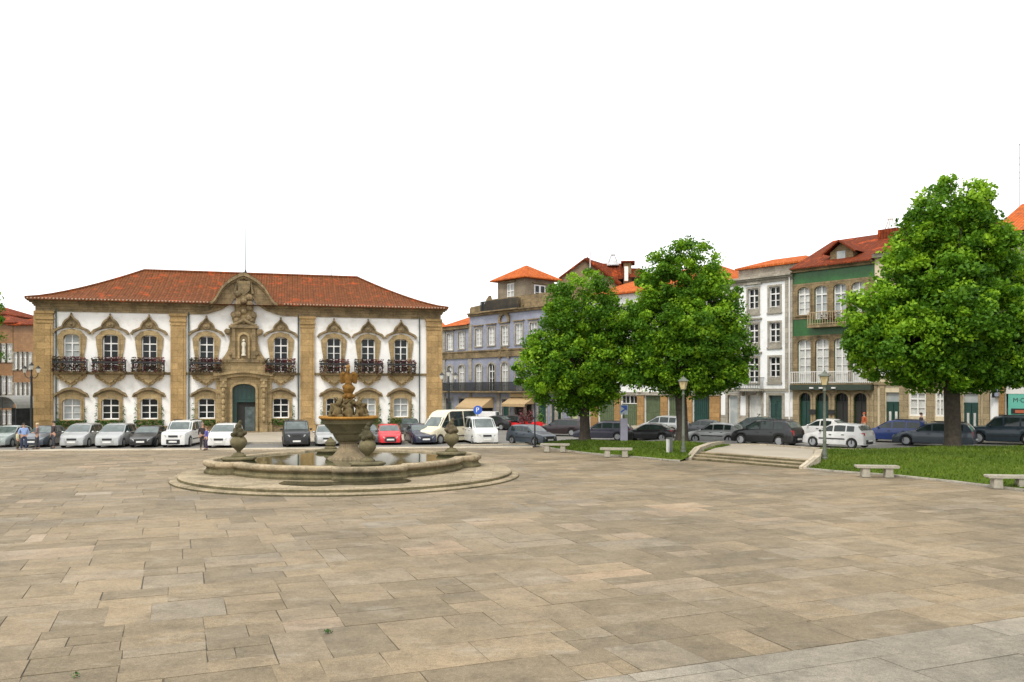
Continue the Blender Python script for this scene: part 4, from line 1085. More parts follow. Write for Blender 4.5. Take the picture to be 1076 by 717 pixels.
for px in (857,867,880): x = X(px); MB().box(x-.15,x+.15,-.7,-.57,Zr(866,408.5),Zr(866,407)).build('spotlight', M_frame, hg)
for k,(a,b) in enumerate(gd):
    zt = Zr(875,413); xc = (a+b)/2
    A_ = arch_pts(xc,-.2,b-a,zt+.2,.4); B_ = arch_pts(xc,-.2,b-a+.36,zt+.36,.45)
    d = MB(); d.strip(A_,B_,-.14,.1); d.build('arch_surround', M_tan, hg)
    d = MB()
    for q in range(2):
        xa = a+(b-a)*q/2; d.box(xa+.03,xa+(b-a)/2-.02,.16,.2,.1,zt-.75); d.box(xa+.14,xa+(b-a)/2-.12,.13,.16,.4,1.4)
    d.box(a,b,.15,.21,zt-.75,zt-.65)
    for q in range(1,5): d.box(a+(b-a)*q/5-.02,a+(b-a)*q/5+.02,.16,.19,zt-.65,zt)
    o = d.build('door', M_greendoor if k < 2 else M_dark, hg)
    MB().box(a+.02,b-.02,.22,.24,.1,zt).build('pane', M_pane, o)
for px in (854.6,874.6): x = X(px); MB().box(x-.3,x+.3,-.2,-.09,1.75,2.15).build('sign_box', M_dark, hg)
cn = MB(); cn.box(0,L,-.25,.0,EZ-.12,EZ+.05); cn.box(0,L,-.5,.0,EZ+.05,EZ+.17); cn.build('cornice', M_granite_d, hg)
RZ = 3.1
rf = MB(); rf.grid(lambda u,v: (L*u, -.6+7*v, EZ+.2+RZ*v), 2, 4); rf.grid(lambda u,v: (L*(1-u), 6.4+7*(1-v), EZ+.2+RZ*v), 2, 2)
rf.add([(0,-.6,EZ+.1),(L,-.6,EZ+.1),(L,-.6,EZ+.2),(0,-.6,EZ+.2)],[(0,1,2,3)])
rf.add([(0,-.6,EZ+.2),(0,6.4,EZ+.2+RZ),(0,13.4,EZ+.2)],[(0,1,2)]); rf.add([(L,-.6,EZ+.2),(L,6.4,EZ+.2+RZ),(L,13.4,EZ+.2)],[(2,1,0)])
rf.build('roof', M_roof_m, hg)
dx = X(880)
dm = MB(); dm.prism([(dx-.95,EZ+.4),(dx+.95,EZ+.4),(dx+.95,EZ+1.25),(dx,EZ+1.95),(dx-.95,EZ+1.25)], .6, 4.0); dmo = dm.build('dormer', M_granite_d, hg)
dr = MB()
for sx in (-1,1): dr.add([(dx,.1,EZ+2.15),(dx+sx*1.4,.1,EZ+1.15),(dx+sx*1.4,4.0,EZ+1.15),(dx,4.6,EZ+2.15),(dx,.1,EZ+2.0),(dx+sx*1.4,.1,EZ+1.0)], [(0,1,2,3),(0,4,5,1)])
dr.build('dormer_roof', M_roof_m, dmo)
MB().box(dx-.35,dx+.35,.55,.6,EZ+.55,EZ+1.3).build('dormer_window', M_blind, dmo)
ch = MB(); cx = X(903); ch.box(cx-.8,cx+.8,4.6,5.5,EZ+2,EZ+3.3); ch.build('chimney', M_roof_m, hg)
cw = MB()
for a in range(8): cw.tube((cx+.45*math.cos(a*.785),5.1+.45*math.sin(a*.785),EZ+3.3),(cx+.15*math.cos(a*.785),5.1+.15*math.sin(a*.785),EZ+4.1),.05)
cw.tube((cx,5.1,EZ+4.1),(cx,5.1,EZ+4.2),.25); cw.build('chimney_cowl', M_frame, hg)

# ---- cream house with green doors ---------------------------------------------------------
hc, s0, L = house(919, 1040, 'cream and stone house with dark green doors, behind the tallest tree', .3)
X = mkx(s0)
EZ = Zr(975, 262)
H = []; W1 = []
zt = Zr(975, 412.5)
for a,b in ((930.5,945),(955,973),(982.5,992.5),(1012,1028)): H.append((X(a),X(b),(-.2 if a in (930.5,1012) else Zr(975,437.5)),zt)); 
ups = []
for px in (929,946,964,987,1007,1026):
    for yt,yb in ((359,394),(299,336)):
        x = X(px); z0, z1 = Zr(975,yb), Zr(975,yt); H.append((x-.5,x+.5,z0,z1)); ups.append((x,z0,1.0,z1-z0))
m = MB().wall(0,L,-.5,EZ,H,dep=.3); m.box(.003,L-.003,.6,12,-.5,EZ); m.build('wall', M_cream, hc)
for (x,z0,w_,h_) in ups: window(hc, x, z0, w_, h_, .15, pane=M_curtain, rows=3, surround=M_granite_g, sw=.16, dep=.16, transom=.75)
for a,b in ((919,922),(925,930),(945.5,954.5),(973.5,982),(993,999),(1008,1011.5),(1028.5,1031),(1033,1040)): MB().box(X(a),X(b),-.1,.05,-.4,Zr(975,404)).build('pilaster', M_tan, hc)
pl = MB(); pl.box(0,L,-.18,.05,Zr(975,404),Zr(975,401)); pl.build('entablature', M_tan, hc)
for a,b in ((955,973),(982.5,992.5)):
    xa, xb = X(a), X(b); z0 = Zr(975,437.5); w = window(hc,(xa+xb)/2,z0,xb-xa,zt-z0,0,pane=M_curtain,rows=2,transom=.72,surround=None,dep=.12,fw=.12)
for a,b in ((930.5,945),(1012,1028)):
    xa, xb = X(a), X(b); d = MB(); mx_ = (xa+xb)/2
    for p,q in ((xa+.03,mx_-.02),(mx_+.02,xb-.03)): d.box(p,q,.16,.22,.1,zt-.85); 
    d.box(xa,xb,.15,.23,zt-.85,zt-.7); o = d.build('door', M_greendoor, hc)
    for p,q in ((xa+.2,mx_-.14),(mx_+.14,xb-.2)): MB().box(p,q,.13,.16,1.1,2.1).build('lace_pane', M_curtain, o)
    t_ = MB(); t_.box(xa,xb,.2,.22,zt-.7,zt)
    t_.build('pane', M_blind, o)
cn = MB(); cn.box(0,L,-.4,.0,EZ-.2,EZ+.1); cn.build('cornice', M_granite_g, hc)
rf = MB(); rf.grid(lambda u,v: (L*u, -.6+7*v, EZ+.12+2.4*v), 2, 2); rf.grid(lambda u,v: (L*(1-u), 6.4+6*(1-v), EZ+.12+2.4*v), 2, 2); rf.build('roof', M_roof_m, hc)

# ---- white house at the right edge -----------------------------------------------------------
he, s0, L = house(1040.6, 0, 'white fronted house with turquoise cash machine panel at the right edge', .3, s1=PR.s_(1040.6)+17)
X = mkx(s0)
ZM = Zr(1058, 384); EZ = Zr(1060, 247)
H = [(X(1056), X(1085), -.2, Zr(1070,400))]
up = []
for px in (1052,1066,1084,1104):
    for yt,yb in ((257,290),(318,352)):
        z0, z1 = Zr(1066,yb), Zr(1066,yt); x = X(px); H.append((x-.6,x+.6,z0,z1)); up.append((x,z0,1.2,z1-z0))
m = MB().wall(0,L,-.5,ZM,[h for h in H if h[3] < ZM],dep=.3); m.build('wall', M_white2, he)
m = MB().wall(0,L,ZM,EZ,[h for h in H if h[2] > ZM],dep=.3); m.box(.003,L-.003,.7,12,-.5,EZ); m.build('upper_wall', M_granite_d, he)
for (x,z0,w_,h_) in up: window(he, x, z0, w_, h_, .5, pane=M_curtain, rows=3, surround=M_granite_g, sw=.18, dep=.16, transom=.7)
xa, xb = X(1056), X(1085); zt = Zr(1070,400); xc = (xa+xb)/2
s = MB(); s.strip(arch_pts(xc,-.2,xb-xa,zt+.2,.25), arch_pts(xc,-.2,xb-xa+.7,zt+.6,.45), -.14,.1); s.box(X(1051.5),xb+1.2,-.2,.0,zt+.42,zt+.52); s.build('shop_surround', M_ochre, he)
zz = Zr(1070,414)
MB().box(xa+.02,xb-.02,.12,.2,zz,zt).build('shop_fascia', M_frame, he)
cp = MB().box(xa+.15,xb-.15,.14,.2,.0,zz-.01).build('cash_machine_panel', flat('turquoise_panel',(.13,.46,.36),.35,var=.04), he)
MB().box(X(1062),X(1062)+1.5,.07,.139,Zr(1070,435),Zr(1070,429.5)).build('screen_hood', M_dark, cp)
MB().box(X(1062)+.25,X(1062)+1.2,.05,.069,Zr(1070,434.2),Zr(1070,431)).build('screen', flat('red_brown_screen',(.42,.11,.05),.4), cp)
text_mesh('lettering','M·CA',.42,M_dark,cp,(X(1063.5),.135,Zr(1070,423)),(R(90),0,0))
MB().box(X(1047),X(1051),-.35,-.0,Zr(1049,416.5),Zr(1049,408)).build('wall_box', flat('grey_box',(.25,.28,.36),.5), he)
MB().box(X(1045),X(1045)+.06,-.5,-.0,Zr(1049,418),Zr(1049,408)).build('projecting_sign', M_dark, he)
cn = MB(); cn.box(0,L,-.45,.0,EZ-.15,EZ+.08); cn.build('cornice', M_dark, he)
rf = MB(); rf.grid(lambda u,v: (L*u, -.6+6.5*v, EZ+.12+3.0*v), 2, 2); rf.grid(lambda u,v: (L*(1-u), 5.9+6*(1-v), EZ+.12+3.0*v), 2, 2); rf.build('roof', M_roof_o, he)
# taller neighbour roof behind it
hb, s0, L = house(1049, 0, 'tall gabled red roof rising behind the white fronted house', .3, s1=PR.s_(1049)+16)
g2 = MB(); zq = Zr(1060,240); g2.box(0.0,L,12.2,20,-.3,zq+.6); g2.prism([(0,zq+.6),(3.2,zq+4.2),(6.4,zq+.6)],12.2,12.6); g2.build('gable_wall', M_granite_d, hb)
r_ = MB(); r_.add([(-.2,12.0,zq+.4),(3.2,12.0,zq+4.35),(3.2,24,zq+4.35),(-.2,24,zq+.4)],[(0,1,2,3)]); r_.add([(3.2,12.0,zq+4.35),(L,12.0,zq+.6),(L,24,zq+.6),(3.2,24,zq+4.35)],[(0,1,2,3)]); r_.build('roof', M_roof_m, hb)
v_ = MB(); v_.tube((-.2,11.95,zq+.4),(3.2,11.95,zq+4.35),.14); v_.build('verge', M_frame, hb)
r_ = MB(); r_.grid(lambda u,v: (-9+9*u, 8+6*v, zq+.2+2.6*v), 2, 2); r_.build('side_roof', M_roof_m, hb)
# television aerial
Y_ = 62.; ax = (1071.5-HX)/F*Y_; zb = CH-(216-HY)/F*Y_; zt_ = CH-(152-HY)/F*Y_
m = MB(); m.tube((0,0,-1.2),(0,0,zt_-zb),.03)
for py, l in ((166,.8),(172.5,.8),(181,1.0),(187,.7)):
    z = CH-(py-HY)/F*Y_-zb; m.tube((-.15,0,z),(l,.1,z),.015)
    for k in range(3): m.tube((.1+l*k/3,-.3,z),(.1+l*k/3,.35,z),.008)
m.ball((0,0,zt_-zb),.06,6)
tag(m.build('aerial', flat('grey_metal',(.3,.3,.3),.4,.6), None, loc=(ax,Y_,zb)), 'tall television aerial above the roof at the right edge', 'aerial')

# ---- middle house with green shopfronts -----------------------------------------------------
hm, s0, L = house(618.5, 757, 'long house with olive shopfront shutters between orange granite pilasters, behind two trees', .0)
X = mkx(s0)
EZ = Zr(690, 305); zc = Zr(690, 415.5)
H = []; sh = [(629.5,646),(653,670),(678,694.5),(702.5,719),(728.5,746)]
for a,b in sh: H.append((X(a),X(b),-.4,zc))
ups = []
for px in (628,642,657,672,687,702,717,732,747):
    for yt,yb in ((364,398),(318,344)):
        x = X(px); z0, z1 = Zr(690,yb), Zr(690,yt); H.append((x-.55,x+.55,z0,z1)); ups.append((x,z0,1.1,z1-z0))
m = MB().wall(0,L,-.7,EZ,H,dep=.3); m.box(.003,L-.003,.6,14,-.7,EZ); m.build('wall', M_white2, hm)
for (x,z0,w_,h_) in ups: window(hm, x, z0, w_, h_, .15, pane=M_pane, rows=3, surround=M_granite_g, sw=.18, dep=.16, transom=.75)
for k,(a,b) in enumerate(sh):
    xa, xb = X(a), X(b); d = MB(); n_ = 8
    top = zc-.04 if k not in (1,) else zc-.9
    for q in range(n_): d.box(xa+(xb-xa)*q/n_+.02,xa+(xb-xa)*(q+1)/n_-.01,.12,.2+.0*(q%2),-.5,top)
    d.box(xa,xb,.1,.12,1.6,1.7)
    d.build('shutter', M_shutter if k < 4 else M_greendoor, hm)
    if k in (1,): window(hm,(xa+xb)/2,zc-.85,xb-xa,.83,0,rows=1,cols=4,dep=.12)
for a,b in ((621.5,629),(646.5,652.5),(670.5,677.5),(695,702),(719.5,728),(746.5,757)): MB().box(X(a),X(b),-.16,.05,-.6,zc).build('pilaster', M_ochre, hm)
pl = MB(); pl.box(0,L,-.25,.02,zc,zc+.3); pl.build('entablature', M_granite_g, hm)
for px in (674,698.5,724.5):       # white figures crowning the pilasters
    fi = MB(); x = X(px); z = zc+.3
    fi.lathe([(.25,0),(.2,.2),(.1,.3),(.14,.6),(.06,.9)],(x,-.2,z),10); fi.tube((x,-.2,z+.7),(x-.35,-.2,z+1.35),.12,.06); fi.tube((x,-.2,z+.7),(x+.42,-.2,z+1.4),.14,.07); fi.ball((x+.42,-.2,z+1.4),.16,6); fi.ball((x-.35,-.2,z+1.35),.12,6)
    fi.build('finial', flat('pale_stone',(.62,.6,.53),.8), hm)
MB().box(X(618.8),X(620.5),-.1,.02,-.5,EZ-1).build('white_strip', M_frame, hm)
hip_roof(-.4,L+.4,-.6,13,EZ+.1,2.6,1.0,inset=5).build('roof', M_roof_o, hm)
# building behind with big gable, lantern and stack
def at_px(px, py, Y): return ((px-HX)/F*Y, Y, CH-(py-HY)/F*Y)
Yb = 98.
bb = empty('house_behind', (at_px(640,440,Yb)[0], Yb, 0), R(-8), 'brown walled house with red roofs rising behind the trees', 'building')
def loc_(px, py, dy=0): x, y, z = at_px(px, py, Yb); return ((px-640)/F*Yb*1.12, dy, z)
g = MB(); P = [loc_(601,292),loc_(618.5,272),loc_(650,300)]; zlow = 8
g.prism([(P[0][0]-1,zlow),(P[0][0]-1,P[0][2]),(P[1][0],P[1][2]),(P[2][0],P[2][2]),(P[2][0],zlow)], 0, 8)
g.build('gable_wall', stone('rendered_gable',(.24,.18,.11),(.12,.1,.07),block=(6,6)), bb)
r_ = MB(); a = loc_(618.5,271.3); b = loc_(650.5,299); r_.add([(a[0],-.3,a[2]),(b[0],-.3,b[2]),(b[0]+2.8,9,b[2]),(a[0]+4.,9,a[2])],[(0,1,2,3)]); r_.tube((P[0][0]-1,-.2,P[0][2]),(a[0],-.2,a[2]),.12); r_.tube((a[0],-.25,a[2]-.05),(b[0],-.25,b[2]-.05),.26); r_.build('roof', M_roof_m, bb)
q0 = loc_(628,272.5,2); q1 = loc_(655,276,2); q2 = loc_(662,284,2)
r_ = MB(); A1_, B1_, C1_, D1_ = loc_(624,272.5), loc_(652,272.5), loc_(664,288), loc_(645,292)
r_.add([(A1_[0],3,A1_[2]),(B1_[0],3.5,B1_[2]),(C1_[0],1.5,C1_[2]-.2),(D1_[0],.5,D1_[2]-.2)],[(3,2,1,0)])
r_.build('upper_roof', M_roof_m, bb)
g = MB(); a = loc_(655,275); b = loc_(668,289); g.box(a[0]-.2,b[0]-.9,1.0,3.2,b[2]-1.4,a[2]); g.build('dormer_wall', M_granite_d, bb)
g = MB(); g.box(a[0]-.5,b[0]-.5,.6,3.6,a[2],a[2]+.15); g.build('dormer_roof', M_roof_m, bb)
g = MB(); a = loc_(648,290); b = loc_(690,292); g.box(a[0],b[0]-.5,2.3,9,zlow,b[2]+.75); g.build('rear_wall', flat('grey_render',(.13,.15,.15),.8), bb)
g = MB(); a = loc_(652,283); b = loc_(684,289); g.add([(a[0],.8,b[2]+.9),(b[0]-1.8,2.2,b[2]+1),(b[0]-.2,1.2,b[2]-.25),(a[0],.2,b[2]-.25)],[(3,2,1,0)]); g.build('rear_roof', M_roof_m, bb)
g = MB(); a = loc_(656,281); b = loc_(656,296); g.box(a[0]-.22,a[0]+.22,-.4,.1,b[2],a[2]); g.build('chimney', M_frame, bb)
g = MB(); a = loc_(622.5,287); t_ = loc_(622.5,265); g.tube((a[0],-.6,a[2]-1),(a[0],-.6,t_[2]),.07); g.build('stove_pipe', flat('pale_metal',(.5,.5,.5),.4,.3), bb)
g = MB(); a = loc_(643,273,3); t_ = loc_(643,264.5,3)
for k in range(10): c_, s_ = math.cos(k*.628), math.sin(k*.628); g.tube((a[0]+.75*c_,3+.75*s_,a[2]-.3),(a[0]+.25*c_,3+.25*s_,t_[2]),.04)
g.tube((a[0],3,t_[2]),(a[0],3,t_[2]+.15),.3); g.lathe([(.78,a[2]-.3),(.5,a[2]+.2),(.5,a[2]+.26),(.78,a[2]-.22)],(a[0],3,0),12); g.build('roof_lantern', flat('pale_metal',(.5,.5,.5),.4,.3), bb)
fr_ = empty('house_in_front_roof', (at_px(665,440,93)[0], 93, 0), R(-12), 'small white rendered gable with bright orange tiles between the two left trees', 'building')
k_ = 93/F
g = MB(); g.prism([(-3.2,8),(2.8,8),(2.8,CH+114*k_),(1.6,CH+112*k_),(-2.0,CH+103*k_),(-3.2,CH+103*k_)],0,5); g.build('gable_wall', stone('pale_render',(.5,.46,.38),(.36,.33,.27),block=(7,7)), fr_)
g = MB(); g.add([(-2.1,-.3,CH+104*k_),(2.9,-.3,CH+117*k_),(1.6,6.5,CH+122*k_),(-4.8,6.5,CH+112.5*k_)],[(0,1,2,3)]); g.build('roof', M_roof_o, fr_)

# ---- blue tiled house ------------------------------------------------------------------------
hu, s0, L = house(465.8, 618, 'long blue tiled house with iron balcony, awnings and a square attic tower', -.2)
X = mkx(s0)
XS = X(493.5)
H = []; top = []; mid_ = []
def zz(px, py): return PR.z(px, py)
for px, yt, yb in ((473,351,368),(485,349,366.5),(503,345.5,364),(516.5,344,363),(530.5,342.5,363),(545.5,340.5,361.5),(561,339,360.5),(577,337,359.5),(593,335,358),(609,333,357)):
    x = X(px); z0, z1 = zz(px,yb), zz(px,yt); H.append((x-.6,x+.6,z0,z1)); top.append((x,z0,1.2,z1-z0,px))
for px, yt in ((473,384.5),(485,384),(503,382.5),(516.5,382),(530.5,381),(545.5,380),(561,379),(577,378),(593,377.5),(609,377)):
    x = X(px); z0, z1 = zz(px,411.5), zz(px,yt); H.append((x-.6,x+.6,z0,z1)); mid_.append((x,z0,1.2,z1-z0,px))
gz_ = []
for a,b in ((469,475),(482.5,489),(495,518),(528,535),(541,559),(566,574),(580,590),(600,607)):
    H.append((X(a),X(b),-.6,zz(540,420 if a not in (495,541) else 419))); gz_.append((X(a),X(b),zz(540,419.5)))
EZ = zz(500,334)+.15; EL = EZ-1.0
m = MB().wall(0,XS,-.7,EL,[h for h in H if h[1]<=XS],dep=.3); m.wall(XS,L,-.7,EZ,[h for h in H if h[0]>=XS],dep=.3); m.box(.003,L-.003,.6,13,-.7,EL-.1)
m.box(XS,L-.003,.6,12,EL-.1,EZ-.02); m.build('wall', M_blue, hu)
for (x,z0,w_,h_,px) in top: 
    w = window(hu, x, z0, w_, h_, .0, pane=(M_curtain if px%3 else M_blind), rows=4, cols=2, surround=M_granite_g, sw=.16, dep=.14, fw=.1)
    MB().box(x-.95,x+.95,-.22,.02,z0+h_+.3,z0+h_+.42).build('hood', M_granite_d, hu)
for (x,z0,w_,h_,px) in mid_: window(hu, x, z0, w_, h_, .5, pane=(M_curtain if px != 516.5 else M_pane), rows=3, cols=2, surround=M_granite_g, sw=.18, dep=.14, transom=.72, sill=False, fw=.12)
for x,z in ((X(530.5), zz(530.5,337)), (X(530.5), zz(530.5,374))):
    MB().strip(arch_pts(x,z-.3,1.3,1.0,.6), arch_pts(x,z-.3,1.9,1.3,.8), -.22,.02).build('arched_crest', M_granite_d, hu)
s = MB()
z = zz(500,376.5); s.box(0,L,-.16,.02,z,z+.75); s.box(0,L,-.26,.02,z+.75,z+.9)
s.build('string_course', M_granite_d, hu)
for px in (466.6,494.5,524,552,585,616): x = X(px); MB().box(x-.25,x+.25,-.1,.01,-.6,zz(500,412.5)).build('quoin', M_granite_g, hu)
for px in (466.6,494.5): x = X(px); MB().box(x-.3,x+.3,-.1,.01,zz(500,400),EZ-.9).build('quoin', M_granite_g, hu)
s = MB(); s.box(0,L,-.12,.0,zz(540,413.5),zz(540,412.3)); s.build('ledge', M_granite_g, hu)
bz = zz(520,412.5)
bo = MB().box(.1,L,-.9,-.0,bz,bz+.16).build('balcony', M_granite_d, hu)
railing(.15,L-.05,bz+.16,1.05,.86,step=.16,r=.03).build('railing', M_iron, bo)
for k,(a,b,zt) in enumerate(gz_):
    if k in (2,4):
        MB().box(a,b,.22,.28,-.5,zt).build('shop_front', M_dark, hu)
    else:
        d = MB(); d.box(a+.05,b-.05,.16,.22,-.5,zt-.6); d.box(a,b,.14,.24,zt-.6,zt-.5); d.build('door', M_greendoor if k != 7 else flat('pale_green_door',(.42,.45,.25),.6), hu)
    s = MB(); s.box(a-.18,a,-.06,.1,-.5,zt+.2); s.box(b,b+.18,-.06,.1,-.5,zt+.2); s.box(a,b,-.06,.1,zt,zt+.2); s.build('door_surround', M_granite_g, hu)
def awning(a, b, zt, drop, out, label):
    w_ = MB(); w_.add([(a,-.1,zt),(b,-.1,zt),(b,-out,zt-drop),(a,-out,zt-drop),(b,-out,zt-drop-.3),(a,-out,zt-drop-.3)], [(0,3,2,1),(3,5,4,2)])
    w_.add([(a,-.1,zt),(a,-out,zt-drop),(a,-.1,zt-drop)],[(0,1,2)]); w_.add([(b,-.1,zt),(b,-out,zt-drop),(b,-.1,zt-drop)],[(2,1,0)])
    o = w_.build('awning', M_awning, hu); 
    return o
zt = zz(510,417.3); aw = awning(X(492),X(519),zt,1.25,2.0,'')
for q in (0,1):
    c = MB(); xm = X(503)+q*2.2; c.strip([(xm-.25,0),(xm+.1,.35),(xm+.45,.3)],[(xm-.15,-.12),(xm+.12,.2),(xm+.4,.18)],0,.02)
    o = c.build('emblem', M_dark, aw); o.location = (0,-1.15,zt-.95); o.rotation_euler = (R(-32),0,0)
aw2 = awning(X(537.5),X(562),zz(550,417.5),.75,1.5,'')
MB().box(X(537.5),X(562),-.3,.0,zz(550,417.3),zz(550,413.7)).build('shop_fascia', flat('beige_board',(.48,.37,.2),.7), hu)
# roof parts
rf = MB(); rf.grid(lambda u,v: (XS*u-.4*(1-u), -.6+7*v, EL+.05+2.2*v), 2, 2); rf.grid(lambda u,v: (XS*(1-u), 6.4+6*(1-v), EL+.05+2.2*v), 2, 2)
rf.add([(-.4,-.6,EL+.05),(0,6.4,EL+2.25),(0,12.4,EL+.05)],[(0,1,2)]); rf.build('roof', M_roof_o, hu)
cn = MB(); cn.box(0,XS-.01,-.4,.0,EL-.35,EL); cn.box(XS,L,-.3,.02,EZ,EZ+.25); cn.box(XS,L,-.5,.02,EZ+.25,EZ+.4); cn.build('cornice', M_granite_d, hu)
tx0, tx1 = X(520.5), X(549)
pr_ = MB(); pz = EZ+.4
pr_.prism([(XS,pz),(L,pz),(L,pz+1.4),(tx1+.1,pz+1.4),(tx0,pz+1.4),(tx0-1.0,pz+1.4),(tx0-1.2,pz+1.9),(X(511),pz+1.5),(X(509),pz+.95),(XS+.6,pz+.8),(XS+.2,pz+.8),(XS,pz+.5)],.0,.35)
pr_.box(XS,XS+.3,.35,6,pz,pz+.5); pr_.build('parapet', M_granite_d, hu)
tz0, tz1 = pz, zz(549,292.5)
tz1 = zz(549, 291.5)
wz0, wz1 = zz(533,327), zz(533,297.5); xw = X(533.5)
m = MB().wall(tx0,tx1,tz0,tz1,[(xw-.7,xw+.7,wz0,wz1)],y=.36,dep=.3); ty = 4.9
m.add([(tx1,.36,tz0),(tx1,ty,tz0),(tx1,ty,tz1),(tx1,.36,tz1)],[(0,1,2,3)]); m.add([(tx0,.36,tz0),(tx0,ty,tz0),(tx0,ty,tz1),(tx0,.36,tz1)],[(3,2,1,0)]); m.add([(tx0,ty,tz0),(tx1,ty,tz0),(tx1,ty,tz1),(tx0,ty,tz1)],[(3,2,1,0)])
m.build('tower_wall', stone('tower_render',(.30,.25,.18),(.15,.13,.09),block=(9,9)), hu)
w = window(hu, xw, wz0, 1.4, wz1-wz0, 0, pane=M_curtain, rows=4, dep=.5, transom=.72, fw=.14)
MB().box(xw-1,xw+1,.16,.4,wz1+.1,wz1+.25).build('hood', M_granite_d, hu)
sw_ = MB(); zs0, zs1 = zz(549,311.5)-.3, zz(549,297)-.1; yc = 2.6
sw_.box(tx1+.0,tx1+.06,yc-.85,yc+.85,zs0,zs1); so_ = sw_.build('window', M_frame, hu)
for q in (-1,1):
    for r_ in range(2): MB().box(tx1+.061,tx1+.075,yc+q*.42-.28,yc+q*.42+.28,zs0+.15+r_*(zs1-zs0-.2)/2,zs0+.1+(r_+1)*(zs1-zs0-.2)/2).build('pane', M_pane, so_)
MB().box(tx1,tx1+.2,yc-1.1,yc+1.1,zs1+.15,zs1+.28).build('hood', M_granite_d, hu)
MB().box(tx1,tx1+.3,-.1,ty+.5,zs0-.75,zs0-.55).build('tower_ledge', M_granite_d, hu)
hip_roof(tx0-.7,tx1+.7,-.3,ty+.7,tz1+.1,1.75,1.0,inset=(tx1-tx0)/2+.55).build('tower_roof', M_roof_o, hu)
bb_ = MB().box(tx0-2.0,tx1-.2,-.7,.0,pz-.12,pz+.02).build('balcony', M_granite_d, hu)
railing(tx0-1.95,tx1-.25,pz+.02,1.15,.65,step=.16,r=.03).build('railing', M_iron, bb_)

# ---- far ochre house in the gap -------------------------------------------------------------------
def simple_house(px0, px1, Y, zt, mat, roofm, wins, label, name='house', depth=10, rz=0, roofh=2, pane=None, ww=1.1, base=-.4, surround=None, over=.5, group=None):
    x0, x1 = (px0-HX)/F*Y, (px1-HX)/F*Y
    o = empty(name, (x0, Y, 0), rz, label, 'building', group); L = (x1-x0)/math.cos(rz)
    H = []; ws = []
    for px, zb, zt_ in wins: x = (px-px0)/(px1-px0)*L; H.append((x-ww/2,x+ww/2,zb,zt_)); ws.append((x,zb,ww,zt_-zb))
    m = MB().wall(0,L,base,zt,H,dep=.25); m.box(.003,L-.003,.5,depth,base,zt); m.build('wall', mat, o)
    for x,zb,w_,h_ in ws: window(o,x,zb,w_,h_,0,pane=pane or M_pane,rows=3,transom=.72,dep=.1,fw=.1,surround=surround,sw=.12)
    hip_roof(-over,L+over,-over,depth+over,zt,roofh,1.0,inset=min(L/2,depth/2)).build('roof', roofm, o)
    return o, L
k = 116/F
simple_house(440,466,116,CH+66*k,M_yellow,M_roof_o,[(460.8,CH+43*k,CH+56*k),(460.8,CH+21*k,CH+36*k),(460.8,CH-1*k,CH+13*k),(452,CH+21*k,CH+36*k),(460.8,CH-33*k,CH-17*k)],'ochre plastered house seen in the narrow gap beside the town hall', rz=0, roofh=1.8, ww=1.3, pane=M_curtain, depth=9)
# left brown tiled houses
k = 92/F
g_ = 'brown tiled houses left of the town hall'
simple_house(14,37,92,CH+69*k,M_brown,M_roof_m,[(p,CH+a*k,CH+b*k) for p in (16.8,21.6,26.4,31.2) for a,b in ((22,39),(-11,7))],'brown tiled house with rows of four white windows next to the town hall',group=g_,ww=.42*1.0,pane=M_curtain,surround=M_granite_g,roofh=1.4)
k = 92/F
simple_house(-60,13.5,92,CH+71*k,M_brown,M_roof_m,[(p,CH+a*k,CH+b*k) for p in (-46,-40,-26,-20,-8,-2,4,10) for a,b in ((30,48),(-4,14),(-36,-22))],'brown tiled house cut off by the left edge',group=g_,ww=.52,pane=M_curtain,surround=M_granite_g,roofh=1.2,depth=10)
simple_house(-50,2,104,CH+80*104/F,M_brown,M_roof_m,[],'red roofed house showing above the brown tiled house at the left edge',group=g_,roofh=1.3)
k = 100/F
simple_house(33.5,60,104,CH+62*104/F,M_cream,M_roof_m,[],'cream house glimpsed between brown tiled house and town hall',roofh=1.2)
# canopy on the left
cy = 76.; x0 = (-14-HX)/F*cy; x1 = (17-HX)/F*cy; k = cy/F
cn_ = empty('canopy', (x0,cy,-.2), 0, 'grey arched cafe canopy at the left edge below the brown houses', 'canopy')
Lc = x1-x0; c = MB(); c.strip([(Lc*.5-Lc*.5*math.cos(math.pi*q/12), 2.2+1.1*math.sin(math.pi*q/12)) for q in range(13)],[(Lc*.5-Lc*.52*math.cos(math.pi*q/12), 2.26+1.14*math.sin(math.pi*q/12)) for q in range(13)],0,4); c.build('cover', flat('grey_canvas',(.22,.22,.2),.7), cn_)
for xx in (.1,Lc*.5,Lc-.1): MB().tube((xx,.1,0),(xx,.1,2.3 if xx != Lc*.5 else 3.2),.04).build('post', M_iron, cn_)
g = MB(); g.box(.1,Lc-.1,3.6,3.7,0,2.2); g.build('glazing', M_pane, cn_)
# distant streetscape closing the views beyond the frame
simple_house(-260,-62,86,11,M_white2,M_roof_m,[(p,a,a+1.8) for p in range(-250,-66,22) for a in (1.2,4.8,8.2)],'long pale house beyond the left edge',roofh=2.4,group='pale houses closing the square')
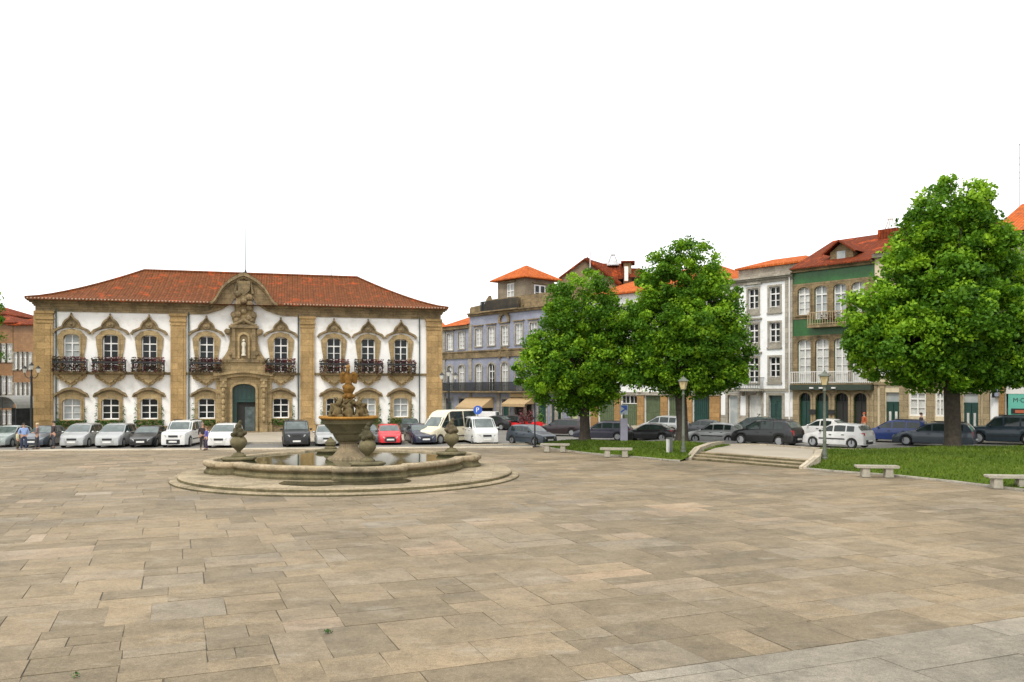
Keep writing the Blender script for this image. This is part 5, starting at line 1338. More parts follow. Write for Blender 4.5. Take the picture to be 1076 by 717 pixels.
# ================================================================== cars
def paint(name, c, metal=.0, rough=.28):
    k = 'paint_'+name
    if k in MATS: return MATS[k]
    m, t, b = nt(k); f = noise(t, 2.2, 5, .7, vec=coord(t)); t.links.new(ramp(t, f, [(.3, tuple(x*.86 for x in c)), (.7, tuple(min(1,x*1.08) for x in c))]), b.inputs['Base Color'])
    b.inputs['Metallic'].default_value = metal; b.inputs['Roughness'].default_value = rough; b.inputs['Coat Weight'].default_value = .3; b.inputs['Coat Roughness'].default_value = .08
    MATS[k] = m; return m
P_ = dict(white=paint('white',(.62,.62,.60)), silver=paint('silver',(.40,.41,.40),.35), grey=paint('grey',(.055,.06,.065),.2), black=paint('black',(.008,.009,.01)),
          navy=paint('navy',(.012,.018,.04)), blue=paint('blue',(.012,.035,.16)), red=paint('red',(.62,.02,.03)), maroon=paint('maroon',(.022,.012,.014)), cream=paint('cream',(.66,.60,.44)),
          green=paint('green',(.015,.035,.03)), bluegrey=paint('bluegrey',(.055,.07,.085),.2), palegreen=paint('palegreen',(.30,.34,.32),.3), purple=paint('purple',(.04,.04,.06),.1), teal=paint('teal',(.02,.04,.055),.1))
M_cg = glass('car_glass', (.012,.02,.019), .04, .5, streak=(.035,.05,.045))
M_ws = glass('windscreen_glass', (.06,.08,.075), .05, .9, streak=(.14,.17,.16))  # sky reflection put into the base colour, paler than the side glass
M_tyre = flat('tyre_rubber', (.018,.018,.018), .85)
M_rim = flat('wheel_rim', (.36,.37,.38), .35, .6)
M_trim = flat('black_trim', (.022,.022,.024), .6)
M_hl = glass('headlight_glass', (.38,.40,.40), .08, .8, streak=(.62,.64,.64))
M_tl = flat('tail_light_red', (.42,.012,.012), .15)
M_ind = flat('indicator_amber', (.7,.25,.03), .2)
M_plate = flat('number_plate', (.72,.72,.68), .5)
M_under = flat('underbody', (.012,.012,.012), .9)

KINDS_ = {
 'hatch':  dict(L=3.8,W=1.65,top=[(0,.52),(.05,.66),(.22,.76),(1.0,.93),(1.72,1.37),(2.3,1.42),(3.2,1.38),(3.45,1.30),(3.68,1.0),(3.76,.86),(3.8,.5)],cowl=1.0,rf=1.72,rr=3.42,rb=3.68,belt=(.88,.95),wx=(.72,3.12),wr=.29,seg=[(1.12,1.95),(2.03,2.72),(2.8,3.25)]),
 'coupe':  dict(L=3.95,W=1.68,top=[(0,.48),(.06,.6),(.25,.7),(1.15,.90),(1.95,1.30),(2.4,1.34),(3.0,1.28),(3.4,1.1),(3.75,.92),(3.9,.84),(3.95,.5)],cowl=1.15,rf=1.95,rr=3.02,rb=3.7,belt=(.84,.90),wx=(.78,3.2),wr=.30,seg=[(1.28,2.2),(2.28,3.1)]),
 'sedan':  dict(L=4.4,W=1.72,top=[(0,.52),(.06,.64),(.3,.74),(1.25,.93),(2.0,1.36),(2.5,1.42),(3.1,1.38),(3.75,1.02),(4.25,.98),(4.36,.9),(4.4,.5)],cowl=1.25,rf=2.0,rr=3.15,rb=3.75,belt=(.88,.95),wx=(.82,3.45),wr=.31,seg=[(1.38,2.25),(2.33,3.05)]),
 'estate': dict(L=4.45,W=1.72,top=[(0,.52),(.06,.64),(.3,.74),(1.2,.93),(1.95,1.38),(2.5,1.45),(3.9,1.42),(4.1,1.34),(4.34,1.02),(4.41,.9),(4.45,.5)],cowl=1.2,rf=1.95,rr=4.06,rb=4.34,belt=(.88,.94),wx=(.82,3.45),wr=.31,seg=[(1.33,2.2),(2.28,3.05),(3.13,3.9)]),
 'mpv':    dict(L=4.25,W=1.76,top=[(0,.55),(.05,.72),(.25,.84),(.85,1.02),(1.75,1.53),(2.3,1.6),(3.6,1.55),(3.85,1.46),(4.12,1.1),(4.2,.95),(4.25,.5)],cowl=.85,rf=1.75,rr=3.8,rb=4.12,belt=(.95,1.02),wx=(.78,3.38),wr=.32,seg=[(1.05,2.05),(2.13,2.95),(3.03,3.65)]),
 'suv':    dict(L=4.5,W=1.84,top=[(0,.7),(.05,.92),(.2,1.02),(1.25,1.12),(1.8,1.7),(2.3,1.77),(4.1,1.74),(4.25,1.66),(4.42,1.2),(4.47,1.0),(4.5,.6)],cowl=1.25,rf=1.8,rr=4.22,rb=4.4,belt=(1.08,1.12),wx=(.86,3.55),wr=.38,seg=[(1.42,2.2),(2.3,3.1),(3.2,4.05)]),
 'van':    dict(L=4.75,W=1.88,top=[(0,.6),(.06,.85),(.3,1.0),(.75,1.15),(1.55,1.86),(2.0,1.93),(4.5,1.92),(4.62,1.86),(4.70,1.2),(4.73,1.0),(4.75,.5)],cowl=.75,rf=1.55,rr=4.60,rb=4.68,belt=(1.1,1.15),wx=(.85,3.85),wr=.32,seg=[(.98,1.85),(2.0,3.1),(3.2,4.3)]),
 'smallvan':dict(L=4.1,W=1.7,top=[(0,.55),(.06,.7),(.25,.82),(.95,1.0),(1.65,1.62),(2.1,1.78),(3.9,1.78),(4.0,1.72),(4.05,1.1),(4.08,.95),(4.1,.5)],cowl=.95,rf=1.65,rr=3.98,rb=4.04,belt=(.98,1.02),wx=(.75,3.3),wr=.3,seg=[(1.1,1.95)]),
 'minibus':dict(L=5.4,W=1.98,top=[(0,.6),(.06,.88),(.35,1.02),(.95,1.2),(1.5,1.85),(1.95,2.3),(2.3,2.42),(5.1,2.42),(5.28,2.36),(5.36,1.3),(5.38,1.0),(5.4,.5)],cowl=.95,rf=1.6,rr=5.24,rb=5.35,belt=(1.15,1.2),wx=(.95,4.2),wr=.35,seg=[(1.15,1.95),(2.1,3.5),(3.62,5.0)]),
}
KINDS_['truck'] = KINDS_['suv']
def interp(P, x):
    for (a,za),(b,zb) in zip(P, P[1:]):
        if x <= b: return za+(zb-za)*(x-a)/(b-a)
    return P[-1][1]
def car(kind, color, x, y, z, yaw, label, group, name='parked_car', trim='dark', cat='car', rack=False, roofc=None, glassm=None):
    K = KINDS_[kind]; L, Wd, top = K['L'], K['W'], K['top']; pm = P_[color]; hw_ = Wd/2
    root = empty(name, (x,y,z), yaw, label, cat, group)
    bf, br = K['belt']; wx, wr = K['wx'], K['wr']; ra = wr+.05
    def belt(s): return bf+(br-bf)*s/L
    def hwid(s):
        f = max(0, .75-s)/.75; r = max(0, s-(L-.7))/.7
        return hw_*(1-.16*f*f-.10*r*r)
    tall = K['top'][6][1]
    def zbt(s):
        z_ = .2+.06*(max(0,.4-s)+max(0,s-L+.4))
        for w_ in wx:
            d = abs(s-w_)
            if d < ra: z_ = max(z_, wr+math.sqrt(ra*ra-d*d)*.98)
        return z_
    st = sorted({round(v,3) for v in [p[0] for p in top]+[w_+ra*math.cos(a*math.pi/8) for w_ in wx for a in range(9)]+[w_+sg*(ra+.004) for w_ in wx for sg in (-1,1)]+[L*k/14 for k in range(15)] if 0 <= v <= L})
    tum = .30 if tall < 1.7 else .14
    def sect(s):
        zt = interp(top, s); b_ = min(belt(s), zt-.01); w_ = hwid(s); zb = min(zbt(s), b_-.05)
        g = zt-b_
        z5 = zt-min(.06, g*.4); y4 = w_-.05; y5 = y4-tum*max(0,z5-b_)*1.0
        if g < .12: y5 = y4-.04
        y6 = max(.1, y5-.16)
        return [(w_-.06, zb-.02), (w_-.015, zb+.01), (w_, zb+(b_-zb)*.5), (w_-.012, b_-.1 if b_-.1 > zb+.03 else zb+(b_-zb)*.8), (y4, b_), (y5, z5), (y6, zt), (0, zt+.012)]
    m = MB(); S_ = [sect(s) for s in st]; nr = 15
    for s, q in zip(st, S_):
        X_ = L/2-s
        m.v += [(X_, a, b_) for a, b_ in q]+[(X_, -a, b_) for a, b_ in q[:-1][::-1]]
    for k in range(len(st)-1):
        for i in range(nr-1): m.f.append((k*nr+i, k*nr+i+1, (k+1)*nr+i+1, (k+1)*nr+i))
    m.f.append(tuple(range(nr-1,-1,-1))); m.f.append(tuple(range((len(st)-1)*nr, len(st)*nr)))
    m.build('body', pm, root, smooth=32)
    MB().box(-L/2+.15, L/2-.15, -hw_+.2, hw_-.2, .22, .62).build('underbody', M_under, root)
    gm = glassm or M_cg
    # windscreen and rear window
    for nm, (a, b_) in (('windscreen',(K['cowl'],K['rf'])),('rear_window',(K['rb'],K['rr']))):
        if kind in ('smallvan',) and nm == 'rear_window': pass
        g = MB(); sa, sb = a+(b_-a)*.08, a+(b_-a)*.93; rows = []
        for t_ in (0,.35,.7,1):
            s = sa+(sb-sa)*t_; q = sect(s); zt = interp(top, s); wdt = (q[5][0]-.02)*(.97-.02*t_)
            dx_ = .02 if nm == 'windscreen' else -.02
            rows.append([(L/2-s+dx_*.6-(.02*abs(f) if nm=='windscreen' else -.02*abs(f)), f*wdt, zt+.018-.02*abs(f)**3) for f in (-1,-.6,-.2,.2,.6,1)])
        vs = [p for r in rows for p in r]
        fs = [(k*6+i,k*6+i+1,(k+1)*6+i+1,(k+1)*6+i) for k in range(3) for i in range(5)]
        g.add(vs, fs); g.build(nm, M_ws, root, smooth=60)
    # side windows
    for a, b_ in K['seg']:
        for sg in (-1, 1):
            g = MB(); pa, pb = [], []
            for k in range(9):
                s = a+(b_-a)*k/8; zt = interp(top, s)-.10; zl = belt(s)+.035
                if zt < zl+.02: continue
                w_ = hwid(s)-.05
                pa.append((L/2-s, sg*(w_-tum*(zl-belt(s))+.009), zl)); pb.append((L/2-s, sg*(w_-tum*(zt-belt(s))+.009), zt))
            if len(pa) < 2: continue
            if kind == 'suv' and False: pass
            n_ = len(pa); g.add(pa+pb, [(i,i+1,n_+i+1,n_+i) for i in range(n_-1)]); g.build('side_window', gm, root)
            d = MB()
    for sg in (-1,1):       # door handles and mirror
        for a, b_ in K['seg'][:2]:
            s = b_-.12; w_ = hwid(s); q = MB(); q.box(L/2-s-.08,L/2-s+.08,min(sg*w_,sg*(w_+.025)),max(sg*w_,sg*(w_+.025)),belt(s)-.17,belt(s)-.13); q.build('door_handle', M_trim, root)
        s = K['seg'][0][0]+.12; w_ = hwid(s); q = MB(); q.ball((L/2-s, sg*(w_+.08), belt(s)+.07), .1, 6, .6, 1.0, .7); q.build('mirror', pm if trim == 'body' else M_trim, root, smooth=60)
    bz0, bz1 = .26, .26+.24*(1 if tall < 1.7 else 1.25)
    bm = pm if trim == 'body' else M_trim
    for end in (0, 1):
        q = MB(); pts = []
        for k in range(11):
            f = -1+2*k/10; s = .75*abs(f)**5 - .05
            ww = hw_*1.0 if True else 0
            xx = (L/2-s) if end == 0 else -(L/2-s)
            pts.append((xx, f*(hwid(max(0,s) if end == 0 else L-max(0,s))+.02)))
        inner = [(x_*(1-.16/(L/2)) if abs(x_) > .2 else x_, y_*.93) for x_, y_ in pts]
        vs = [(a,b_,bz0) for a,b_ in pts]+[(a,b_,bz1) for a,b_ in pts]+[(a,b_,bz1) for a,b_ in inner]
        q.add(vs, [(i,i+1,11+i+1,11+i) for i in range(10)]+[(11+i,12+i,23+i,22+i) for i in range(10)]); q.build('bumper', bm, root, smooth=50)
    # front: lamps, grille, plate
    zl = interp(top, .03)-.02
    for sg in (-1,1):
        q = MB(); P = [(.99,0),(.55,0),(.6,.13),(.97,.15)]
        fr_ = []
        for f, dz in P: 
            s_ = .0+.13*f**6; fr_.append((L/2-s_+.02, sg*f*hwid(.1)*.98, zl-.1+dz))
        bk_ = [(p[0]-.2, p[1]*.97, p[2]+.02) for p in fr_]
        q.add(fr_+bk_, [(0,1,2,3),(0,3,7,4),(3,2,6,7),(1,0,4,5)]); q.build('headlight', M_hl, root)
        q = MB(); zt_ = belt(L)-.04; h_ = .16 if kind not in ('van','minibus','suv','mpv','estate') else .3
        P = [(.99,-h_),(.72,-h_),(.74,0),(.97,0)]
        fr_ = [(-L/2+.03-.045+.1*f**6, sg*f*hwid(L-.05), zt_+dz) for f, dz in P]; bk_ = [(p[0]+.22, p[1]+sg*.03, p[2]) for p in fr_]
        q.add(fr_+bk_, [(0,3,2,1),(0,4,7,3),(3,7,6,2)]); q.build('taillight', M_tl, root)
    MB().box(L/2+.0,L/2+.03,-.3,.3,zl-.1,zl+.03).build('grille', M_trim, root)
    MB().box(L/2+.055,L/2+.07,-.26,.26,.36,.47).build('number_plate', M_plate, root)
    MB().box(-L/2-.07,-L/2-.055,-.26,.26,.38 if kind in ('sedan',) else .40,.5).build('number_plate', M_plate, root)
    if trim == 'dark':
        for sg in (-1,1): MB().box(L/2-wx[1]+wr+.12,L/2-wx[0]-wr-.12,min(sg*(hw_-.01),sg*(hw_+.018)),max(sg*(hw_-.01),sg*(hw_+.018)),.5,.57).build('side_moulding', M_trim, root)
    if rack:
        for sg in (-1,1): MB().tube((L/2-K['rf']-.2, sg*(hw_-.35), tall+.06),(L/2-K['rr']+.1, sg*(hw_-.35), tall+.04),.02).build('roof_rail', M_trim, root)
    for w_ in wx:
        for sg in (-1,1):
            c = (L/2-w_, sg*(hw_-.11), wr)
            q = MB(); q.lathe([(wr*.62,-.1),(wr*.95,-.1),(wr,-.06),(wr,.06),(wr*.95,.1),(wr*.62,.1)], c, 20, 'y'); wo = q.build('wheel', M_tyre, root, smooth=40)
            q = MB(); ys = sg*.085
            for k in range(5):
                a = k*1.2566
                pts = [(c[0]+r_*math.cos(a+d), c[2]+r_*math.sin(a+d)) for r_, d in ((wr*.12,-.8),(wr*.6,-.3),(wr*.6,.3),(wr*.12,.8))]
                q.prism(pts, c[1]+ys-.012, c[1]+ys+.012)
            q.lathe([(wr*.58,-.02),(wr*.66,-.02),(wr*.66,.02),(wr*.58,.02)],(c[0],c[1]+ys,c[2]),20,'y')
            q.build('rim', M_rim, wo)
    return root
def carpx(kind, color, px, py, z, deg, label, group, **k):
    """a car whose middle stands where the photograph has it; deg = heading of its nose, 0 = right, -90 = to the camera"""
    x, y = W(px, py, z); return car(kind, color, x, y+K_dy(kind, deg), z, R(deg), label, group, **k)
def K_dy(kind, deg): K = KINDS_[kind]; return abs(math.sin(R(deg)))*(K['L']/2-.35)+abs(math.cos(R(deg)))*K['W']/2
GL = 'cars parked nose out before the town hall'; GS = 'cars along the right street'
L_ = [ # kind, colour, px, base py, heading, label
 ('hatch','palegreen',-4,470.5,-86,'grey green car cut by the left edge of the photo','body'),
 ('sedan','bluegrey',33,470.6,-84,'grey car behind the two men at the left end of the row','body'),
 ('mpv','silver',73,471,-82,'silver people carrier, first silver car right of the two men','body'),
 ('mpv','silver',110,471,-82,'second silver car, left of the dark saloon','body'),
 ('sedan','black',145,470.6,-82,'black saloon with shiny badge between silver car and white off-road car','body'),
 ('suv','white',181,470.4,-85,'white car with black bumper and roof bars before the second pilaster','dark'),
 ('mpv','white',228,471,-84,'white car in front of the portal with two people at its corner','body'),
 ('suv','black',303,470,-74,'black off-road car between the portal and the fountain','dark'),
 ('hatch','silver',338,469.3,-76,'small silver car just left of the fountain bowl','body'),
 ('sedan','grey',379,468,-74,'grey car almost hidden behind the fountain urn','body'),
 ('hatch','red',405,468,-78,'bright red small car seen right of the fountain bowl','dark'),
 ('sedan','navy',438,467.8,-72,'dark blue saloon between red car and cream minibus','body')]
for k_,c_,px,py,dg,lb,tr_ in L_:
    z_ = -.19; x_, y_ = W(px, py, z_); car(k_, c_, x_, max(y_, kly(x_)+.1)+K_dy(k_,dg)-.1, z_, R(dg), lb, GL, trim=tr_, rack=(px == 181))
carpx('minibus','cream',467,467.5,-.19,-128,'cream high roofed minibus right of the fountain',GL,cat='minibus',name='minibus',trim='dark')
carpx('van','white',503,468,-.19,-75,'white van facing the camera right of the cream minibus',GL,cat='van',name='van',trim='body')
carpx('smallvan','white',503,452,-.18,160,'small white van behind the blue parking sign',GS,cat='van',name='van',trim='dark')
carpx('hatch','grey',428,458,-.18,-80,'dark car parked close to the town hall right of the red car',GL)
carpx('hatch','bluegrey',559,468.8,-.19,-48,'small grey car at the tip of the left lawn',GS)
carpx('estate','maroon',592,459,-.17,152,'dark maroon estate car behind the thin black pole',GS,trim='body')
carpx('sedan','black',519,452.5,-.18,150,'black car under the first awning',GS)
carpx('hatch','maroon',537,452,-.18,150,'dark red hatchback between the two awnings',GS)
carpx('estate','purple',636,463.5,-.17,164,'dark purple grey estate car right of the left trunk',GS,trim='body',rack=True)
carpx('coupe','black',684,464.5,-.13,158,'low black car between lilac pillar and right trunk of the left lawn',GS,trim='body')
carpx('mpv','silver',702,457.5,-.1,140,'silver people carrier behind the low black car',GS,trim='body')
carpx('coupe','grey',742,459.5,.0,140,'dark grey car behind the silver hatchback',GS,trim='body')
carpx('hatch','silver',758,467.2,.02,145,'silver hatchback in front of the white four storey house',GS,trim='dark')
carpx('mpv','black',816,469.8,.27,134,'black people carrier with bright red tail light beyond the steps',GS,trim='body',rack=True)
carpx('hatch','green',799,458.5,.2,134,'dark car roof showing behind the black people carrier',GS,trim='body')
carpx('sedan','white',876,463.5,.32,138,'white saloon behind the white hatchback',GS,trim='body')
carpx('hatch','white',893,472,.34,131,'white hatchback with dark bumpers by the right lamp post',GS,trim='dark')
carpx('estate','blue',954,466.5,.32,142,'bright blue estate car left of the tallest tree trunk',GS,trim='body',rack=True)
carpx('estate','bluegrey',998,470.8,.32,143,'blue grey estate car behind the tallest tree trunk',GS,trim='body',rack=True)
carpx('suv','teal',1072,468.5,.32,150,'dark teal off-road car cut by the right edge',GS,trim='dark',rack=True)
# ================================================================== benches, lamps, posts, signs
M_bench = stone('bench_granite', (.40,.37,.30), (.2,.19,.14), block=(4,4), amt=.5)
def bench(px0, px1, ytop, ybase, label, first=[None]):
    x0, y0 = W((px0+px1)/2, ybase, .0); z = gz(x0,y0)+.02
    D = F*(CH-z)/(ybase-HY); L = (px1-px0)/F*D
    r = empty('stone_bench', ((((px0+px1)/2)-HX)/F*D, D+.2, z), R(-9), label, 'bench', 'stone benches along the lawns')
    h = .5
    s = MB(); c = .03; s.prism([(-L/2+c,h-.11),(L/2-c,h-.11),(L/2,h-.08),(L/2,h-.02),(L/2-.02,h),(-L/2+.02,h),(-L/2,h-.02),(-L/2,h-.08)],-.24,.24); s.build('seat', M_bench, r)
    for sg in (-1,1):
        q = MB(); xx = sg*L*.27; q.prism([(xx-.17,0),(xx+.17,0),(xx+.14,h-.112),(xx-.14,h-.112)],-.19,.19); q.build('leg', M_bench, r)
bench(568,599,466,475,'stone bench farthest left, in front of the left tree')
bench(631,665,470,480.5,'stone bench before the middle of the left lawn')
bench(902,945,488.5,502,'stone bench in front of the tallest tree')
bench(1041,1086,498,514,'stone bench cut by the right edge')

M_lampm = flat('grey_green_paint', (.115,.13,.10), .55, .2, var=.2)
M_lampg = glass('lantern_glass', (.42,.33,.16), .25, .4, streak=(.62,.52,.30))
def lamp(px, py, z, top_py, label):
    x, y = W(px, py, z); k = y/F; H_ = (py-top_py)*k
    r = empty('street_lamp', (x,y,z), .3, label, 'street lamp', 'single lantern posts by the steps')
    p = MB(); hp = H_-.78; p.lathe([(.16,-.1),(.16,.12),(.12,.16),(.13,.3),(.10,.42),(.085,.9),(.1,.94),(.08,1.0),(.07,hp*.6),(.058,hp-.3),(.1,hp-.24),(.06,hp-.18),(.07,hp-.02),(.14,hp)], n=16)
    p.build('pole', M_lampm, r, smooth=40)
    g = MB(); g.lathe([(.15,hp+.04),(.27,hp+.46)], n=4); g.build('lantern', M_lampg, r)
    f = MB()
    for i in range(4):
        a = i*math.pi/2; f.tube((.155*math.cos(a),.155*math.sin(a),hp+.02),(.28*math.cos(a),.28*math.sin(a),hp+.48),.014,n=5)
        b = a+math.pi/2; f.tube((.28*math.cos(a),.28*math.sin(a),hp+.47),(.28*math.cos(b),.28*math.sin(b),hp+.47),.016,n=5); f.tube((.155*math.cos(a),.155*math.sin(a),hp+.03),(.155*math.cos(b),.155*math.sin(b),hp+.03),.014,n=5)
    f.build('lantern_frame', M_lampm, r)
    c = MB(); c.lathe([(.32,hp+.48),(.3,hp+.52),(.12,hp+.64),(.09,hp+.7),(.03,hp+.72),(.035,hp+.77),(.0,hp+.79)], n=8); c.build('lamp_cap', M_lampm, r)
lamp(718,476.5,.22,395,'green lamp post left of the steps')
lamp(866.5,483.5,.22,389,'green lamp post right of the steps')
def double_lamp(px, Y, z, top_py, label, g):
    x = (px-HX)/F*Y; H_ = CH-(top_py-HY)/F*Y-z
    r = empty('double_street_lamp', (x,Y,z), 0, label, 'street lamp', g)
    p = MB(); p.lathe([(.2,0),(.18,.3),(.1,.5),(.08,H_-1.2),(.11,H_-1.15),(.05,H_-.9),(.05,H_-.1)], n=12); p.build('pole', M_iron, r)
    for sg in (-1,0,1):
        a = MB(); zz_ = H_-.75+(.25 if sg == 0 else 0)
        if sg: a.path([(0,0,H_-1.15),(sg*.3,0,H_-1.2),(sg*.5,0,H_-1.0),(sg*.55,0,zz_)],.03); ao = a.build('arm', M_iron, r)
        g_ = MB(); g_.lathe([(.1,0),(.2,.3),(.2,.33)],(sg*.55,0,zz_),6); g_.build('lantern', flat('frosted_glass',(.62,.62,.58),.3), r)
        c = MB(); c.lathe([(.24,.33),(.1,.48),(.02,.58)],(sg*.55,0,zz_),6); c.build('lamp_cap', M_iron, r)
double_lamp(471.5,68,-.18,389,'black post with several lanterns right of the town hall','black multi lantern posts')
double_lamp(33,68,-.18,382,'black post with several lanterns left of the town hall','black multi lantern posts')
x, y = W(562,468.5,-.12); m = MB(); m.lathe([(.09,0),(.09,.5),(.05,.6),(.045,4.2),(.02,4.25)],n=10); tag(m.build('thin_pole', M_iron, None, loc=(x,y,-.15)),'thin black pole at the tip of the left lawn','pole')
# bollard with a pale side
x, y = W(703.5,480.5,0); r = empty('bollard', (x,y,0), .2, 'short square grey bollard at the lawn edge left of the steps', 'bollard')
m = MB(); m.box(-.14,.14,-.12,.12,0,1.02); m.build('shaft', flat('grey_bollard',(.10,.11,.10),.5,.3), r); m = MB(); m.box(-.165,.165,-.14,.14,1.02,1.07); m.build('cap', flat('grey_bollard',(.10,.11,.10),.5,.3), r)
MB().box(-.148,-.1405,-.1,.1,.05,1.0).build('pale_side', M_frame, r); MB().box(-.135,-.055,-.128,-.1205,.04,.99).build('pale_side', flat('pale_grey',(.5,.5,.48),.5,.3), r)  # thin sheets that make the left side paler than the shaft
# parking pay pillar with blue sign
x, y = (655.5-HX)/F*54.5, 54.5; r = empty('information_pillar', (x,y,-.1), 0, 'tall lilac grey pillar with small blue sign among the parked cars', 'pillar')
m = MB(); m.box(-.23,.23,-.16,.16,-.1,1.95); m.build('cabinet', flat('lilac_grey',(.26,.25,.31),.5), r)
m = MB(); m.tube((0,.0,1.9),(0,0,2.3),.04); m.build('post', M_iron, r)
s = MB().box(-.26,.26,-.03,.0,2.2,2.85).build('sign_plate', flat('pale_blue_plate',(.36,.42,.46),.4), r)
m = MB(); m.prism([(-.2,2.75),(.22,2.45),(.22,2.8),(.0,2.8)],-.036,-.031); m.build('sign_mark', flat('sign_blue',(.02,.09,.42),.4), s)
m = MB(); m.prism([(-.2,2.3),(.15,2.55),(.1,2.62),(-.22,2.4)],-.036,-.031); m.build('sign_mark', flat('sign_blue',(.02,.09,.42),.4), s)
x = (661-HX)/F*55.5; m = MB(); m.lathe([(.2,0),(.24,.1),(.25,.9),(.28,.95),(.26,1.05),(.1,1.15)],n=14); tag(m.build('litter_bin', M_trim, None, loc=(x,55.5,-.12), smooth=40),'round black litter bin beside the lilac pillar','bin')
# blue parking sign
Y = 62.; x = (502-HX)/F*Y; zc_ = CH-(431-HY)/F*Y; r = empty('parking_sign', (x,Y,-.18), 0, 'round blue parking sign above the white van', 'sign')
MB().tube((0,.03,0),(0,.03,zc_+.18),.035).build('post', flat('grey_metal',(.3,.3,.3),.4,.6), r)
d = MB(); d.lathe([(.33,-.01),(.33,.01)],(0,0,zc_+.18),28,'y'); d = d.build('disc', flat('sign_blue',(.02,.09,.42),.4), r)
text_mesh('letter','P',.5,M_frame,d,(-.15,-.014,zc_+.02),(R(90),0,0))
# cafe set: red chairs and tables under the second awning
M_red = flat('red_plastic', (.62,.015,.02), .35)
def cafe_chair(px, Y, rz, label):
    x = (px-HX)/F*Y; r = empty('cafe_chair', (x,Y,-.1), rz, label, 'chair', 'red cafe chairs under the awning')
    MB().box(-.24,.24,-.24,.24,.43,.49).build('seat', M_red, r); b = MB(); b.grid(lambda u,v: (.26*math.sin((u-.5)*2.2)/.89, .24+.0*v-.12*(1-math.cos((u-.5)*2.2)), .5+.42*v), 6, 2); b.build('backrest', M_red, r)
    for sx in (-1,1):
        for sy in (-1,1): MB().tube((sx*.2,sy*.2,.43),(sx*.24,sy*.24,0),.02).build('leg', M_red, r)
for i,(px,Y_,rz) in enumerate(((541,74,.4),(544,73,2.6),(555,76,1.0),(560,75,-.6),(566,76,.2),(571,75,2.0),(549,77,3.0))):
    cafe_chair(px,Y_,rz,['red cafe chair nearest the white van','red cafe chair turned towards its neighbour left of the grey car','red cafe chair left of the thin black pole','red cafe chair behind the grey car roof','red cafe chair just right of the thin black pole','red cafe chair farthest right by the maroon car','red cafe chair farthest back under the second awning'][i])
for i,(px,Y_) in enumerate(((542.5,73.6),(557.5,75.4),(569,75.4))):
    x = (px-HX)/F*Y_; r = empty('cafe_table', (x,Y_,-.1), 0, ['left red cafe table by the white van','middle red cafe table behind the grey car','right red cafe table by the maroon car'][i], 'table', 'red cafe tables')
    t_ = MB(); t_.lathe([(.42,.7),(.44,.72),(.44,.75),(.0,.755)],n=18); t_.build('tabletop', M_red, r); t_ = MB(); t_.lathe([(.25,0),(.05,.05),(.04,.7)],n=10); t_.build('leg', M_iron, r)
def plant_pot(px, Y_, label):
    x = (px-HX)/F*Y_; r = empty('potted_plant', (x,Y_,-.1), 0, label, 'plant', 'potted plants at the cafe')
    t_ = MB(); t_.lathe([(.2,0),(.28,.4),(.3,.45),(.26,.44)],n=14); t_.build('pot', M_roof_m, r)
    rs = np.random.RandomState(int(px)); P = rs.normal(size=(320,3))*np.array([.22,.22,.45])+np.array([0,0,1.2]); leaf_mesh('leaves', P, .16, M_flower if px < 560 else M_ivy, r, rs.rand(320)*.6+.4, int(px))
plant_pot(549.5,76.5,'tall flowering plant at the left side of the cafe'); plant_pot(557,77.5,'tall flowering plant in the middle of the cafe'); plant_pot(568,77,'green plant right of the thin black pole')

# ================================================================== people
M_skin = flat('skin', (.42,.24,.16), .6); M_hair = flat('dark_hair', (.03,.02,.015), .8); M_hair_r = flat('red_hair', (.42,.09,.03), .7); M_shoe = flat('shoe_leather', (.02,.02,.02), .6)
def skinned(name, verts, edges, radii, mat, parent, sub=2):
    me = bpy.data.meshes.new(name); me.from_pydata(verts, edges, []); me.update()
    o = bpy.data.objects.new(name, me); col.objects.link(o)
    md = o.modifiers.new('skin','SKIN'); sd_ = o.modifiers.new('sub','SUBSURF'); sd_.levels = sub; sd_.render_levels = sub
    for i, r_ in enumerate(radii): me.skin_vertices[0].data[i].radius = (r_, r_) if not isinstance(r_, tuple) else r_
    me.skin_vertices[0].data[0].use_root = True
    m2 = bpy.data.meshes.new_from_object(o.evaluated_get(bpy.context.evaluated_depsgraph_get())); m2.name = name; bpy.data.objects.remove(o)
    m2.materials.clear(); m2.materials.append(mat); m2.shade_smooth()
    o = bpy.data.objects.new(name, m2); col.objects.link(o); o.parent = parent; return o
